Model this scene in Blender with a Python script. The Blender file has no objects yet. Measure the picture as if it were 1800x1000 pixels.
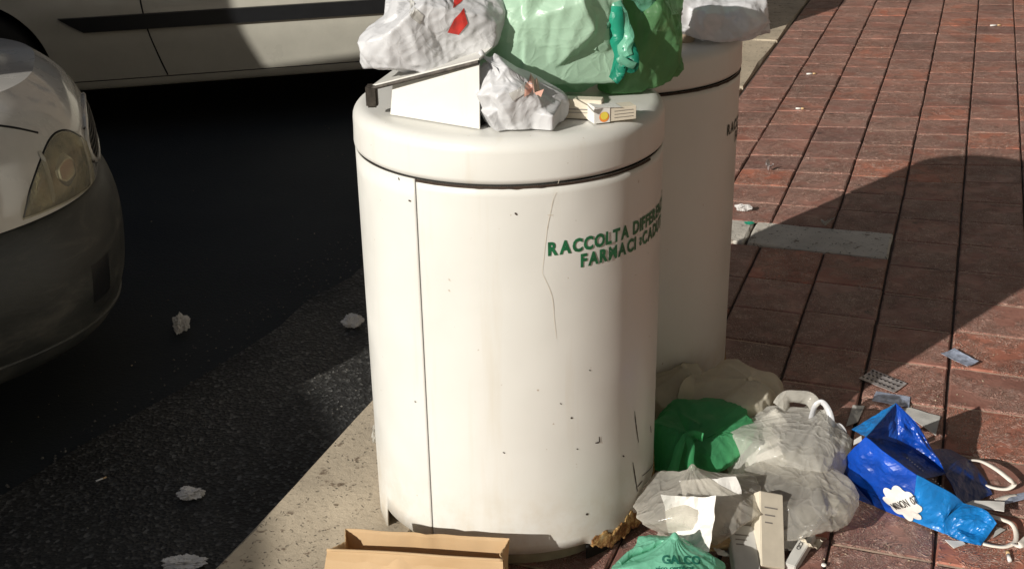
import bpy, bmesh, math, random
import numpy as np
from mathutils import Vector, Matrix, Euler, noise
from mathutils.bvhtree import BVHTree
R = math.radians
S = bpy.context.scene
COL = S.collection
random.seed(7)

# ------------------------------------------------------------------ camera
PITCH, ROLL, FPX, CH = 23.2, -1.1, 2190.0, 1.41
cd = bpy.data.cameras.new('camera'); cam = bpy.data.objects.new('camera', cd); COL.objects.link(cam)
cd.sensor_width = 36; cd.lens = FPX / 1800 * 36; cd.clip_start = .05; cd.clip_end = 500
CR = Matrix.Rotation(R(90 - PITCH), 3, 'X') @ Matrix.Rotation(R(ROLL), 3, 'Z')
cam.matrix_world = Matrix.Translation((0, 0, CH)) @ CR.to_4x4()
S.camera = cam
S.render.resolution_x, S.render.resolution_y = 1024, 568

# ------------------------------------------------------------------ daylight
SUN_AZ, SUN_EL = 226.0, 22.5        # compass angle (0 = +Y, clockwise) the light comes from
w = bpy.data.worlds.new('World'); S.world = w; w.use_nodes = True
nt = w.node_tree; bg = nt.nodes['Background']
sky = nt.nodes.new('ShaderNodeTexSky'); sky.sky_type = 'NISHITA'; sky.sun_disc = False
sky.sun_elevation = R(SUN_EL); sky.sun_rotation = R(SUN_AZ); sky.dust_density = 1.0
nt.links.new(sky.outputs[0], bg.inputs[0]); bg.inputs[1].default_value = 0.05
sl = bpy.data.lights.new('sun', 'SUN'); sl.energy = 4.9; sl.angle = R(.5); sl.color = (1, .955, .88)
sun = bpy.data.objects.new('sun', sl); COL.objects.link(sun)
sd = Vector((math.sin(R(SUN_AZ)) * math.cos(R(SUN_EL)), math.cos(R(SUN_AZ)) * math.cos(R(SUN_EL)), math.sin(R(SUN_EL))))
sun.rotation_euler = sd.to_track_quat('Z', 'Y').to_euler(); sun.location = sd * 20
S.view_settings.view_transform = 'Standard'; S.view_settings.look = 'None'
S.view_settings.exposure = 0.1; S.view_settings.gamma = 1; S.view_settings.use_curve_mapping = False

# ------------------------------------------------------------------ survey helpers (picture point -> place on a plane)
def ray(px, py):
    return CR @ Vector(((px - 900) / FPX, -(py - 500) / FPX, -1))
def at(px, py, z=0.0, Y=None):
    d = ray(px, py)
    k = (Y / d.y) if Y is not None else (z - CH) / d.z
    return Vector((0, 0, CH)) + d * k

# ------------------------------------------------------------------ materials
def N(t, kind, **kw):
    n = t.nodes.new(kind)
    for k, v in kw.items():
        if k in n.inputs: n.inputs[k].default_value = v
        else: setattr(n, k, v)
    return n
def ramp(t, fac, stops):
    r = t.nodes.new('ShaderNodeValToRGB'); e = r.color_ramp.elements
    while len(e) < len(stops): e.new(.5)
    for i, (p, c) in enumerate(stops):
        e[i].position = p; e[i].color = (c, c, c, 1) if isinstance(c, (int, float)) else (*c, 1)
    t.links.new(fac, r.inputs[0]); return r.outputs[0]
def mixc(t, fac, a, b, mode='MIX'):
    m = t.nodes.new('ShaderNodeMix'); m.data_type = 'RGBA'; m.blend_type = mode
    for sock, v in ((m.inputs[0], fac), (m.inputs[6], a), (m.inputs[7], b)):
        if hasattr(v, 'is_linked'): t.links.new(v, sock)
        elif isinstance(v, (int, float)): sock.default_value = v
        else: sock.default_value = (*v, 1)
    return m.outputs[2]
def coords(t, rnd=True, scale=None):
    tc = t.nodes.new('ShaderNodeTexCoord'); o = tc.outputs['Object']
    if rnd:
        oi = t.nodes.new('ShaderNodeObjectInfo'); mu = N(t, 'ShaderNodeMath', operation='MULTIPLY'); mu.inputs[1].default_value = 37.0
        t.links.new(oi.outputs['Random'], mu.inputs[0])
        ad = N(t, 'ShaderNodeVectorMath', operation='ADD'); t.links.new(o, ad.inputs[0]); t.links.new(mu.outputs[0], ad.inputs[1]); o = ad.outputs[0]
    if scale:
        sc = N(t, 'ShaderNodeVectorMath', operation='MULTIPLY'); t.links.new(o, sc.inputs[0]); sc.inputs[1].default_value = scale; o = sc.outputs[0]
    return o
def noise_n(t, co, scale, detail=4, rough=.55, dist=0):
    n = N(t, 'ShaderNodeTexNoise'); n.inputs['Scale'].default_value = scale; n.inputs['Detail'].default_value = detail
    n.inputs['Roughness'].default_value = rough; n.inputs['Distortion'].default_value = dist; t.links.new(co, n.inputs['Vector']); return n.outputs['Fac']
def bump(t, h, strength, dist, prev=None):
    b = t.nodes.new('ShaderNodeBump'); b.inputs['Strength'].default_value = strength; b.inputs['Distance'].default_value = dist
    t.links.new(h, b.inputs['Height'])
    if prev is not None: t.links.new(prev, b.inputs['Normal'])
    return b.outputs[0]
def base(name, col=(.5, .5, .5), rough=.5, metal=0):
    m = bpy.data.materials.new(name); m.use_nodes = True; t = m.node_tree; p = t.nodes['Principled BSDF']
    p.inputs['Base Color'].default_value = (*col, 1); p.inputs['Roughness'].default_value = rough; p.inputs['Metallic'].default_value = metal
    return m, t, p
def simple(name, col, rough=.5, metal=0, var=.12, vs=30, bs=0, bd=.001, bsc=60, coat=0):
    m, t, p = base(name, col, rough, metal); co = coords(t)
    f = noise_n(t, co, vs); a = tuple(c * (1 - var) for c in col); b = tuple(min(1, c * (1 + var)) for c in col)
    t.links.new(ramp(t, f, [(.3, a), (.7, b)]), p.inputs['Base Color'])
    if bs: t.links.new(bump(t, noise_n(t, co, bsc), bs, bd), p.inputs['Normal'])
    p.inputs['Coat Weight'].default_value = coat
    return m
def plastic(name, col, rough=.35, transl=.4, clear=0.0, wr=.5, wscale=22, var=.1):
    """thin polythene film: gloss + light coming through + optional see-through"""
    m, t, p = base(name, col, rough); co = coords(t)
    wn = N(t, 'ShaderNodeTexNoise'); wn.inputs['Scale'].default_value = 9; wn.inputs['Detail'].default_value = 2; t.links.new(co, wn.inputs['Vector'])
    dv = mixc(t, .12, co, wn.outputs['Color']); hs = []
    for k_, (sc_, wd_) in enumerate(((wscale * 1.1, .09), (wscale * 2.6, .12))):
        v = N(t, 'ShaderNodeTexVoronoi', feature='DISTANCE_TO_EDGE'); v.inputs['Scale'].default_value = sc_; t.links.new(dv, v.inputs['Vector'])
        hs.append(ramp(t, v.outputs['Distance'], [(0, 1.0), (wd_, .35), (wd_ * 3, 0.0)]))
    b1 = bump(t, hs[0], wr * .55, .006); b2 = bump(t, hs[1], wr * .5, .003, b1); b2 = bump(t, noise_n(t, co, wscale * 5, 3, .5, .8), wr * .35, .002, b2); t.links.new(b2, p.inputs['Normal'])
    a = tuple(c * (1 - var) for c in col); b = tuple(min(1, c * (1 + var)) for c in col)
    cc = ramp(t, noise_n(t, co, 9), [(.35, a), (.65, b)]); t.links.new(cc, p.inputs['Base Color'])
    out = t.nodes['Material Output']; sh = p.outputs[0]
    if transl:
        tr = t.nodes.new('ShaderNodeBsdfTranslucent'); t.links.new(cc, tr.inputs[0]); t.links.new(b2, tr.inputs['Normal'])
        mx = t.nodes.new('ShaderNodeMixShader'); mx.inputs[0].default_value = transl; t.links.new(sh, mx.inputs[1]); t.links.new(tr.outputs[0], mx.inputs[2]); sh = mx.outputs[0]
    if clear:
        tp = t.nodes.new('ShaderNodeBsdfTransparent'); tp.inputs[0].default_value = (*[.5 + .5 * c for c in col], 1)
        mx = t.nodes.new('ShaderNodeMixShader'); fr = t.nodes.new('ShaderNodeLayerWeight'); fr.inputs[0].default_value = .35
        mr = N(t, 'ShaderNodeMapRange'); mr.inputs[3].default_value = clear; mr.inputs[4].default_value = clear * .25
        t.links.new(fr.outputs['Facing'], mr.inputs[0]); t.links.new(mr.outputs[0], mx.inputs[0]); t.links.new(sh, mx.inputs[1]); t.links.new(tp.outputs[0], mx.inputs[2]); sh = mx.outputs[0]
    t.links.new(sh, out.inputs[0]); return m

def mat_asphalt():
    m, t, p = base('asphalt', (.03, .03, .032), .85); co = coords(t, False)
    v = N(t, 'ShaderNodeTexVoronoi'); v.inputs['Scale'].default_value = 120; t.links.new(co, v.inputs['Vector'])
    chip = ramp(t, v.outputs['Color'], [(.0, .4), (.6, .75), (.8, 2.2), (1, 5.5)])
    big = noise_n(t, co, 1.3, 5); c0 = ramp(t, big, [(.35, (.016, .017, .018)), (.65, (.034, .033, .030))])
    c1 = mixc(t, 1, c0, chip, 'MULTIPLY')
    # older smooth patch of dark tarmac away from the gutter
    t.links.new(c1, p.inputs['Base Color'])
    b1 = bump(t, v.outputs['Distance'], .7, .004); t.links.new(bump(t, noise_n(t, co, 60), .6, .005, b1), p.inputs['Normal'])
    t.links.new(ramp(t, noise_n(t, co, 2.2), [(.4, .55), (.6, .9)]), p.inputs['Roughness'])
    return m
def mat_tarmac():
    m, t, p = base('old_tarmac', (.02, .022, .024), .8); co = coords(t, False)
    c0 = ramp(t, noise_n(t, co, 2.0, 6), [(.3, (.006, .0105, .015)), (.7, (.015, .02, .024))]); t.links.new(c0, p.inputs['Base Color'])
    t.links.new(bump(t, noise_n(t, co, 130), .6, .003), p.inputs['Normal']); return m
def mat_tile(name, c_lo, c_hi, crest):
    m, t, p = base(name, c_lo, .5); co = coords(t)
    n = noise_n(t, co, 26, 2.5, .5, 2.6)
    # worm-like pressed relief: thin contour lines of a twisted noise
    mu = N(t, 'ShaderNodeMath', operation='MULTIPLY'); mu.inputs[1].default_value = 8; t.links.new(n, mu.inputs[0])
    pp = N(t, 'ShaderNodeMath', operation='PINGPONG'); pp.inputs[1].default_value = .5; t.links.new(mu.outputs[0], pp.inputs[0])
    line = ramp(t, pp.outputs[0], [(.0, 1.0), (.16, .7), (.30, 0)])
    gate = ramp(t, noise_n(t, co, 11, 3), [(.40, 0.0), (.52, 1.0)])
    g = N(t, 'ShaderNodeMath', operation='MULTIPLY'); t.links.new(line, g.inputs[0]); t.links.new(gate, g.inputs[1])
    oi = t.nodes.new('ShaderNodeObjectInfo'); rr = ramp(t, oi.outputs['Random'], [(0, .45), (1, 1.0)])
    g2 = N(t, 'ShaderNodeMath', operation='MULTIPLY'); t.links.new(g.outputs[0], g2.inputs[0]); t.links.new(rr, g2.inputs[1])
    c0 = ramp(t, noise_n(t, co, 7, 5, .65), [(.3, c_lo), (.7, c_hi)])
    hue = ramp(t, oi.outputs['Random'], [(0, (.66, .68, .74)), (.35, (1, .98, .98)), (.7, (.86, .92, .96)), (1, (1.3, .95, .78))])
    c1 = mixc(t, 1, c0, hue, 'MULTIPLY')
    ge = t.nodes.new('ShaderNodeNewGeometry'); wide = ramp(t, noise_n(t, ge.outputs['Position'], 2.6, 6, .65), [(.32, .62), (.5, 1.0), (.72, 1.12)]); c1 = mixc(t, 1, c1, wide, 'MULTIPLY')
    gv = N(t, 'ShaderNodeTexVoronoi'); gv.inputs['Scale'].default_value = 5.5; t.links.new(ge.outputs['Position'], gv.inputs['Vector'])
    c1 = mixc(t, ramp(t, gv.outputs['Distance'], [(.05, .75), (.075, 0.0)]), c1, (.05, .035, .03))
    gg = N(t, 'ShaderNodeMath', operation='MULTIPLY'); gg.inputs[1].default_value = .85; t.links.new(g2.outputs[0], gg.inputs[0])
    c2 = mixc(t, gg.outputs[0], c1, crest)
    dirt = ramp(t, noise_n(t, co, 150, 2), [(.62, 0.0), (.72, .5)]); c3 = mixc(t, dirt, c2, tuple(c * .4 for c in c_lo))
    t.links.new(c3, p.inputs['Base Color'])
    b1 = bump(t, g2.outputs[0], 1.0, .006); b2 = bump(t, noise_n(t, co, 45, 5), .5, .004, b1); t.links.new(b2, p.inputs['Normal'])
    t.links.new(ramp(t, noise_n(t, co, 18), [(.35, .38), (.65, .62)]), p.inputs['Roughness'])
    return m
def mat_travertine(name, col):
    m, t, p = base(name, col, .75); co = coords(t)
    v = N(t, 'ShaderNodeTexVoronoi'); v.inputs['Scale'].default_value = 85; v.inputs['Randomness'].default_value = 1
    wn = N(t, 'ShaderNodeTexNoise'); wn.inputs['Scale'].default_value = 30; t.links.new(co, wn.inputs['Vector'])
    dv = mixc(t, .06, co, wn.outputs['Color']); t.links.new(dv, v.inputs['Vector'])
    pit0 = ramp(t, v.outputs['Distance'], [(.16, 1.0), (.3, 0.0)])
    gate = ramp(t, noise_n(t, co, 30, 3), [(.44, 0.0), (.52, 1.0)])
    g = N(t, 'ShaderNodeMath', operation='MULTIPLY'); t.links.new(pit0, g.inputs[0]); t.links.new(gate, g.inputs[1])
    blot = ramp(t, noise_n(t, co, 30, 4, .6), [(.61, 0.0), (.68, .8)])
    c0 = ramp(t, noise_n(t, co, 5, 6, .65), [(.3, tuple(c * .72 for c in col)), (.7, tuple(c * 1.12 for c in col))])
    c1 = mixc(t, g.outputs[0], c0, tuple(c * .22 for c in col)); c2 = mixc(t, blot, c1, (.12, .08, .05))
    t.links.new(c2, p.inputs['Base Color'])
    b1 = bump(t, g.outputs[0], -.9, .004); t.links.new(bump(t, noise_n(t, co, 60, 6, .7), .7, .004, b1), p.inputs['Normal'])
    return m
def mat_binpaint():
    m, t, p = base('ivory_enamel', (.74, .71, .6), .36); co = coords(t)
    c0 = ramp(t, noise_n(t, co, 3.0, 5, .6), [(.3, (.64, .63, .585)), (.7, (.70, .69, .645))])
    st = noise_n(t, coords(t, True, (14, 14, 1.2)), 1.6, 5, .6); c1 = mixc(t, ramp(t, st, [(.58, 0.0), (.8, .3)]), c0, (.52, .44, .31))
    sp = noise_n(t, co, 70, 3); c2 = mixc(t, ramp(t, sp, [(.73, 0.0), (.77, .6)]), c1, (.3, .2, .1))
    # dirt splashed up near the foot
    tc = t.nodes.new('ShaderNodeTexCoord'); sx = t.nodes.new('ShaderNodeSeparateXYZ'); t.links.new(tc.outputs['Object'], sx.inputs[0])
    mr = N(t, 'ShaderNodeMapRange'); mr.inputs[1].default_value = .0; mr.inputs[2].default_value = .2; mr.inputs[3].default_value = .55; mr.inputs[4].default_value = 0; t.links.new(sx.outputs[2], mr.inputs[0])
    g = N(t, 'ShaderNodeMath', operation='MULTIPLY'); t.links.new(mr.outputs[0], g.inputs[0]); t.links.new(ramp(t, noise_n(t, co, 20, 5, .7), [(.4, 0.0), (.7, 1.0)]), g.inputs[1])
    c3 = mixc(t, g.outputs[0], c2, (.45, .33, .17)); t.links.new(c3, p.inputs['Base Color'])
    b1 = bump(t, noise_n(t, co, 4, 2), .25, .02); t.links.new(bump(t, noise_n(t, co, 160, 2), .08, .001, b1), p.inputs['Normal'])
    t.links.new(ramp(t, noise_n(t, co, 12, 4), [(.3, .28), (.7, .5)]), p.inputs['Roughness'])
    return m
def mat_carpaint(name, col, rough=.25):
    m, t, p = base(name, col, rough); co = coords(t)
    dust = noise_n(t, co, 5, 6, .7); t.links.new(ramp(t, dust, [(.3, tuple(c * .88 for c in col)), (.75, tuple(c * 1.05 for c in col))]), p.inputs['Base Color'])
    t.links.new(ramp(t, dust, [(.3, rough), (.8, rough + .25)]), p.inputs['Roughness']); p.inputs['Coat Weight'].default_value = 1.0; p.inputs['Coat Roughness'].default_value = .08
    return m
def mat_bumper():
    m, t, p = base('worn_bumper_plastic', (.05, .052, .05), .5); co = coords(t, True, (1, 1, 3))
    f = noise_n(t, co, 5, 8, .72, .6); t.links.new(ramp(t, f, [(.3, (.022, .024, .024)), (.5, (.045, .047, .044)), (.72, (.11, .105, .09))]), p.inputs['Base Color'])
    t.links.new(ramp(t, f, [(.3, .35), (.7, .65)]), p.inputs['Roughness']); t.links.new(bump(t, noise_n(t, co, 60, 4), .25, .002), p.inputs['Normal'])
    return m
def mat_rust():
    m, t, p = base('flaking_rust', (.3, .15, .05), .9); co = coords(t)
    t.links.new(ramp(t, noise_n(t, co, 55, 5, .7), [(.3, (.05, .022, .01)), (.45, (.25, .11, .03)), (.6, (.55, .36, .14)), (.75, (.7, .62, .45))]), p.inputs['Base Color'])
    t.links.new(bump(t, noise_n(t, co, 80, 5, .7), 1, .006), p.inputs['Normal']); return m
def mat_kraft():
    m, t, p = base('kraft_paper', (.52, .31, .13), .8); co = coords(t)
    t.links.new(ramp(t, noise_n(t, co, 6, 5), [(.3, (.56, .38, .2)), (.7, (.66, .47, .27))]), p.inputs['Base Color'])
    b1 = bump(t, noise_n(t, co, 7, 3), .5, .012); t.links.new(bump(t, noise_n(t, coords(t, True, (1, 1, 12)), 80, 2), .15, .001, b1), p.inputs['Normal'])
    tr = t.nodes.new('ShaderNodeBsdfTranslucent'); tr.inputs[0].default_value = (.6, .35, .14, 1)
    mx = t.nodes.new('ShaderNodeMixShader'); mx.inputs[0].default_value = .2; t.links.new(p.outputs[0], mx.inputs[1]); t.links.new(tr.outputs[0], mx.inputs[2]); t.links.new(mx.outputs[0], t.nodes['Material Output'].inputs[0])
    return m
MT = dict(
    asphalt=mat_asphalt(), tarmac=mat_tarmac(),
    tile=mat_tile('red_paving', (.25, .10, .072), (.41, .215, .165), (.68, .48, .39)),
    joint=simple('joint_grit', (.07, .05, .04), .95, var=.4, vs=120, bs=.6, bsc=200),
    mortar=simple('pale_mortar', (.5, .36, .27), .9, var=.3, vs=90, bs=.6, bsc=200),
    kerb=mat_travertine('travertine_kerb', (.50, .42, .31)), slab=mat_travertine('travertine_slab', (.58, .54, .47)),
    bin=mat_binpaint(), rust=mat_rust(), gap=simple('black_gap', (.012, .01, .008), .9), inner=simple('stained_plinth', (.3, .25, .17), .7, var=.35, vs=14),
    green_print=simple('green_lettering', (.012, .13, .05), .45, var=.3, vs=60), dark_print=simple('dark_green_lettering', (.02, .035, .02), .5),
    scratch=simple('rust_scratch', (.035, .02, .012), .8, var=.4, vs=90), stain=simple('brown_stain', (.6, .54, .44), .6),
    hinge=simple('dull_metal', (.07, .06, .05), .5, .6, var=.5, vs=80),
    white_car=mat_carpaint('white_car_paint', (.5, .48, .41)), grey_car=mat_carpaint('pale_grey_car_paint', (.62, .60, .56), .16), bumper=mat_bumper(),
    black=simple('black_trim', (.012, .013, .015), .35), rubber=simple('tyre_rubber', (.02, .02, .02), .85), seam=simple('panel_gap', (.006, .006, .006), .8),
    steel=simple('wheel_steel', (.35, .35, .35), .4, .8), carglass=simple('dark_car_glass', (.02, .025, .03), .05, var=0),
    reflector=simple('yellowed_reflector', (.34, .31, .22), .16, .5, var=.6, vs=14, bs=.8, bd=.01, bsc=22), chrome=simple('lamp_chrome', (.6, .6, .55), .15, .9),
    kraft=mat_kraft(), blackprint=simple('black_print', (.02, .02, .02), .6), greyprint=simple('grey_print', (.22, .2, .18), .6),
    paper=simple('white_paper', (.7, .68, .64), .8, var=.05, vs=20, bs=.3, bd=.003, bsc=18), greypaper=simple('greyish_card', (.5, .49, .46), .7, var=.1, vs=30),
    card=simple('box_card', (.62, .56, .45), .6, var=.08), orange=simple('orange_print', (.75, .25, .05), .5), yellow=simple('yellow_print', (.75, .6, .08), .5), red=simple('red_print', (.55, .04, .03), .45),
    foil=simple('blister_foil', (.5, .47, .47), .35, .5, var=.2, vs=60, bs=.4, bsc=90), bluefoil=simple('printed_foil', (.38, .43, .55), .4, .3, var=.5, vs=70, bs=.6, bsc=60), pit=simple('empty_blister', (.015, .012, .015), .6),
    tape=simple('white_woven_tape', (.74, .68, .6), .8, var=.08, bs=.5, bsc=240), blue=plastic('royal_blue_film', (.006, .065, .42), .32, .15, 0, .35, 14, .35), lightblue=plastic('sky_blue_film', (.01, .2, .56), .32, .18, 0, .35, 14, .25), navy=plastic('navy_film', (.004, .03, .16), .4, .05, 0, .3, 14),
    tissue=simple('crumpled_tissue', (.6, .58, .56), .9, var=.1, bs=.6, bd=.004, bsc=70), smudge=simple('dried_smear', (.2, .19, .16), .7),
    white_bag=plastic('white_bag_film', (.74, .74, .75), .34, .26, 0, .3, 16, .03), pale_green=plastic('pale_green_film', (.52, .74, .56), .33, .3, .06, .3, 14, .06),
    green=plastic('green_film', (.22, .5, .22), .3, .5, .4, .35, 16, .15), bright_green=plastic('bright_green_film', (.12, .55, .24), .28, .5, .42, .35, 16, .2), mint=plastic('mint_film', (.24, .62, .44), .3, .42, .06, .45, 20, .12), teal=plastic('teal_film', (.02, .32, .2), .38, .35, 0, .5, 20, .3),
    cream=plastic('cream_film', (.8, .74, .6), .3, .35, .3, .35, 16), milky=plastic('milky_film', (.8, .78, .72), .18, .35, .6, .55, 16), clear=plastic('clear_film', (.74, .71, .64), .13, .35, .72, .6, 14),
    cup=simple('beige_cup', (.42, .33, .24), .5), pill=simple('white_pill', (.75, .72, .66), .5), filter=simple('cigarette_filter', (.62, .42, .22), .8),
)

# ------------------------------------------------------------------ objects
def mesh(name, V, F, mat, parent=None, smooth=False, mats=None, fm=None):
    me = bpy.data.meshes.new(name); me.from_pydata([tuple(v) for v in V], [], [tuple(f) for f in F])
    for m in (mats or [mat]): me.materials.append(MT[m] if isinstance(m, str) else m)
    if fm is not None: me.polygons.foreach_set('material_index', fm)
    if smooth: me.polygons.foreach_set('use_smooth', [True] * len(me.polygons))
    me.update(); o = bpy.data.objects.new(name, me); COL.objects.link(o); o.parent = parent; return o
def tag(o, label=None, cat=None, group=None, kind=None):
    for k, v in (('label', label), ('category', cat), ('group', group), ('kind', kind)):
        if v: o[k] = v
    return o
def empty(name, loc=(0, 0, 0), rz=0, **kw):
    o = bpy.data.objects.new(name, None); COL.objects.link(o); o.location = loc; o.rotation_euler.z = rz; o.empty_display_size = .1
    return tag(o, **kw)
def copy_tree(o, parent=None):
    c = o.copy(); COL.objects.link(c); c.parent = parent
    for ch in list(o.children): copy_tree(ch, c)
    return c
def box_vf(lo, hi, bev=0):
    bm = bmesh.new(); bmesh.ops.create_cube(bm, size=1)
    lo, hi = Vector(lo), Vector(hi)
    for v in bm.verts: v.co = Vector(((lo[i] + hi[i]) / 2 + v.co[i] * (hi[i] - lo[i])) for i in range(3))
    if bev: bmesh.ops.bevel(bm, geom=bm.edges[:], offset=bev, segments=2, affect='EDGES')
    V = [v.co.copy() for v in bm.verts]; F = [[v.index for v in f.verts] for f in bm.faces]; bm.free(); return V, F
def box(name, lo, hi, mat, parent=None, bev=0):
    return mesh(name, *box_vf(lo, hi, bev), mat, parent)
def tube_vf(pts, r, n=8, closed=False):
    V, F = [], []; P = [Vector(p) for p in pts]; m = len(P)
    for i, p in enumerate(P):
        a = P[(i - 1) % m] if (i or closed) else p; b = P[(i + 1) % m] if (i < m - 1 or closed) else p
        d = (b - a).normalized(); u = d.orthogonal().normalized(); ref = Vector((.3, .2, .93)); u = (ref - d * ref.dot(d)).normalized(); v = d.cross(u)
        rr = r[i] if hasattr(r, '__len__') else r
        for k in range(n):
            t = 2 * math.pi * k / n; V.append(p + u * math.cos(t) * rr + v * math.sin(t) * rr)
    for i in range(m if closed else m - 1):
        for k in range(n):
            a = i * n; b = ((i + 1) % m) * n; F.append((a + k, a + (k + 1) % n, b + (k + 1) % n, b + k))
    if not closed: F.append(tuple(range(n))[::-1]); F.append(tuple((m - 1) * n + k for k in range(n)))
    return V, F
def spline(pts, n=8):
    P = [Vector(p) for p in pts]; out = []
    for i in range(len(P) - 1):
        p0, p1, p2, p3 = P[max(i - 1, 0)], P[i], P[i + 1], P[min(i + 2, len(P) - 1)]
        for k in range(n):
            t = k / n; out.append(.5 * ((2 * p1) + (p2 - p0) * t + (2 * p0 - 5 * p1 + 4 * p2 - p3) * t * t + (3 * p1 - p0 - 3 * p2 + p3) * t ** 3))
    out.append(P[-1]); return out
def ribbon(name, pts, width, nrm, mat, parent=None, th=.0015, twist=0, n=8, seed=0):
    """flat band of film or tape with thickness following a spline"""
    P = spline(pts, n); V = []; F = []; m = len(P); nrm = Vector(nrm).normalized()
    for i, p in enumerate(P):
        d = (P[min(i + 1, m - 1)] - P[max(i - 1, 0)]).normalized()
        s = d.cross(nrm).normalized(); s.rotate(Matrix.Rotation(twist * i / m, 3, d)); up = s.cross(d).normalized()
        ww = (width[0] + (width[1] - width[0]) * i / m) if hasattr(width, '__len__') else width
        ww *= 1 + .25 * noise.noise(p * 30 + Vector((seed, 0, 0))); cr = .10 * ww * noise.noise(p * 35 + Vector((0, seed, 0)))
        for (a, b) in ((-.5, 0), (0, 1), (.5, 0)): V.append(p + s * ww * a + up * (cr + b * ww * .05 + th))
        for (a, b) in ((.5, 0), (0, 1), (-.5, 0)): V.append(p + s * ww * a + up * (cr + b * ww * .05 - th))
    for i in range(m - 1):
        for k in range(6): a, b = i * 6, i * 6 + 6; F.append((a + k, a + (k + 1) % 6, b + (k + 1) % 6, b + k))
    F.append((0, 1, 2, 3, 4, 5)[::-1]); F.append(tuple((m - 1) * 6 + k for k in range(6)))
    return mesh(name, V, F, mat, parent, True)
_txt = {}
def text_mesh(s, bold=.0, res=3):
    k = (s, bold)
    if k not in _txt:
        cu = bpy.data.curves.new('txt', 'FONT'); cu.body = s; cu.size = 1; cu.offset = bold; cu.resolution_u = res
        o = bpy.data.objects.new('txt', cu); me = bpy.data.meshes.new_from_object(o)
        _txt[k] = ([v.co.copy() for v in me.vertices], [list(p.vertices) for p in me.polygons])
        bpy.data.objects.remove(o); bpy.data.curves.remove(cu)
    V, F = _txt[k]; return [v.copy() for v in V], F
def strip_parent_inv(o): return o
# ------------------------------------------------------------------ ground, kerb, paving
KD = Vector((.345, .9386, 0)); KN = Vector((.9386, -.345, 0))       # along the kerb, across it (towards the pavement)
K0 = at(655, 700, 0) ; K0 = Vector((K0.x, K0.y, 0))
KW = .325
def kp(a, c, z=0): return K0 + KD * a + KN * c + Vector((0, 0, z))
RZ = -.12
def sheet(name, pts, z, mat, kind='structure', parent=None):
    return tag(mesh(name, [Vector((p[0], p[1], z)) for p in pts], [tuple(range(len(pts)))], mat, parent), kind=kind)
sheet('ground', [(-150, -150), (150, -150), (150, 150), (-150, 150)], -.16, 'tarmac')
# old road surface with the rougher strip along the gutter as real sheets
a, b, c, d = kp(-8, .1), kp(40, .1), kp(40, -14), kp(-8, -14)
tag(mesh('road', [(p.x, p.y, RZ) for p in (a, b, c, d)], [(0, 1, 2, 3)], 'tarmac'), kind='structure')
edge = []
for i in range(90):
    t = -7.5 + i * .2
    edge.append(kp(t, -.62 + .1 * math.sin(t * 1.3) + .10 * noise.noise(Vector((t * 2.3, 3, 0))) + .05 * noise.noise(Vector((t * 9, 7, 0)))))
g = [(p.x, p.y, RZ + .006) for p in edge] + [(kp(-7.5 + i * .2, .1).x, kp(-7.5 + i * .2, .1).y, RZ + .006) for i in range(90)]
low = [(p.x - .004, p.y, RZ - .002) for p in edge]
F = [(i + 90, i + 91, i + 1, i) for i in range(89)] + [(i, i + 1, 180 + i + 1, 180 + i) for i in range(89)]
tag(mesh('gutter_asphalt', g + low, F, 'asphalt'), kind='structure')
# gravel-like chips standing on the gutter strip
V, F = [], []
rc = random.Random(4)
for i in range(2600):
    aa = rc.uniform(-1.6, 3); cc = rc.uniform(-.72, -.01); p = kp(aa, cc)
    r = rc.uniform(.0018, .0048); k = len(V); z = RZ + .005; an = rc.uniform(0, 6.3)
    for j in range(4):
        V.append((p.x + r * math.cos(an + j * 1.57) * rc.uniform(.7, 1.3), p.y + r * math.sin(an + j * 1.57), z))
    V.append((p.x, p.y, z + r * rc.uniform(.5, 1.1))); F += [(k + j, k + (j + 1) % 4, k + 4) for j in range(4)]
tag(mesh('road_grit', V, F, simple('grit_chip', (.09, .085, .075), .6, var=.5, vs=90)), kind='stuff')

kerb = tag(mesh('kerb', [(p.x, p.y, -.03) for p in (kp(-9, .01), kp(30, .01), kp(30, KW), kp(-9, KW))], [(0, 1, 2, 3)], 'joint'), kind='structure')
def block(name, cor, ztop, zbot, mat, parent, bev=.004, jz=.002, rough_e=0, seed=0):
    """four plan corners (ccw) -> block with chipped bevelled rim, its origin at the middle"""
    c = sum((Vector(p) for p in cor), Vector()) / 4; rr = random.Random(seed)
    n = 6; loop = []
    for i in range(4):
        p, q = Vector(cor[i]), Vector(cor[(i + 1) % 4])
        for k in range(n if rough_e else 1):
            t = k / (n if rough_e else 1); loop.append(p.lerp(q, t))
    m = len(loop); V = []
    for lv, (ins, z) in enumerate(((0, zbot), (0, ztop - bev), (bev, ztop))):
        for p in loop:
            d = (c - p); d = Vector((d.x, d.y, 0)); L = d.length; q = p + d / L * (ins * 1.3 + (rr.uniform(0, rough_e) if lv else 0))
            V.append((q.x - c.x, q.y - c.y, z + (rr.uniform(-jz, jz) if lv == 2 else 0)))
    F = [tuple(range(2 * m, 3 * m))]
    for lv in (0, 1):
        for i in range(m): j = (i + 1) % m; F.append((lv * m + i, lv * m + j, (lv + 1) * m + j, (lv + 1) * m + i))
    o = mesh(name, V, F, mat, parent); o.location = (c.x, c.y, 0); return o
a0 = -2.72
lens = [1.4, 1.5, .98, 1.05, .96, 1.0, 1.03, .97, 1.0, 1.04, .98, 1.0, 1.0]
for i, L in enumerate(lens):
    block('kerbstone', [kp(a0 + .006, .0), kp(a0 + L - .004, .0), kp(a0 + L - .004, KW - .008), kp(a0 + .006, KW - .008)][::-1], .0, -.3, 'kerb', kerb, .011, .0006, .0035, i)
    a0 += L
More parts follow.
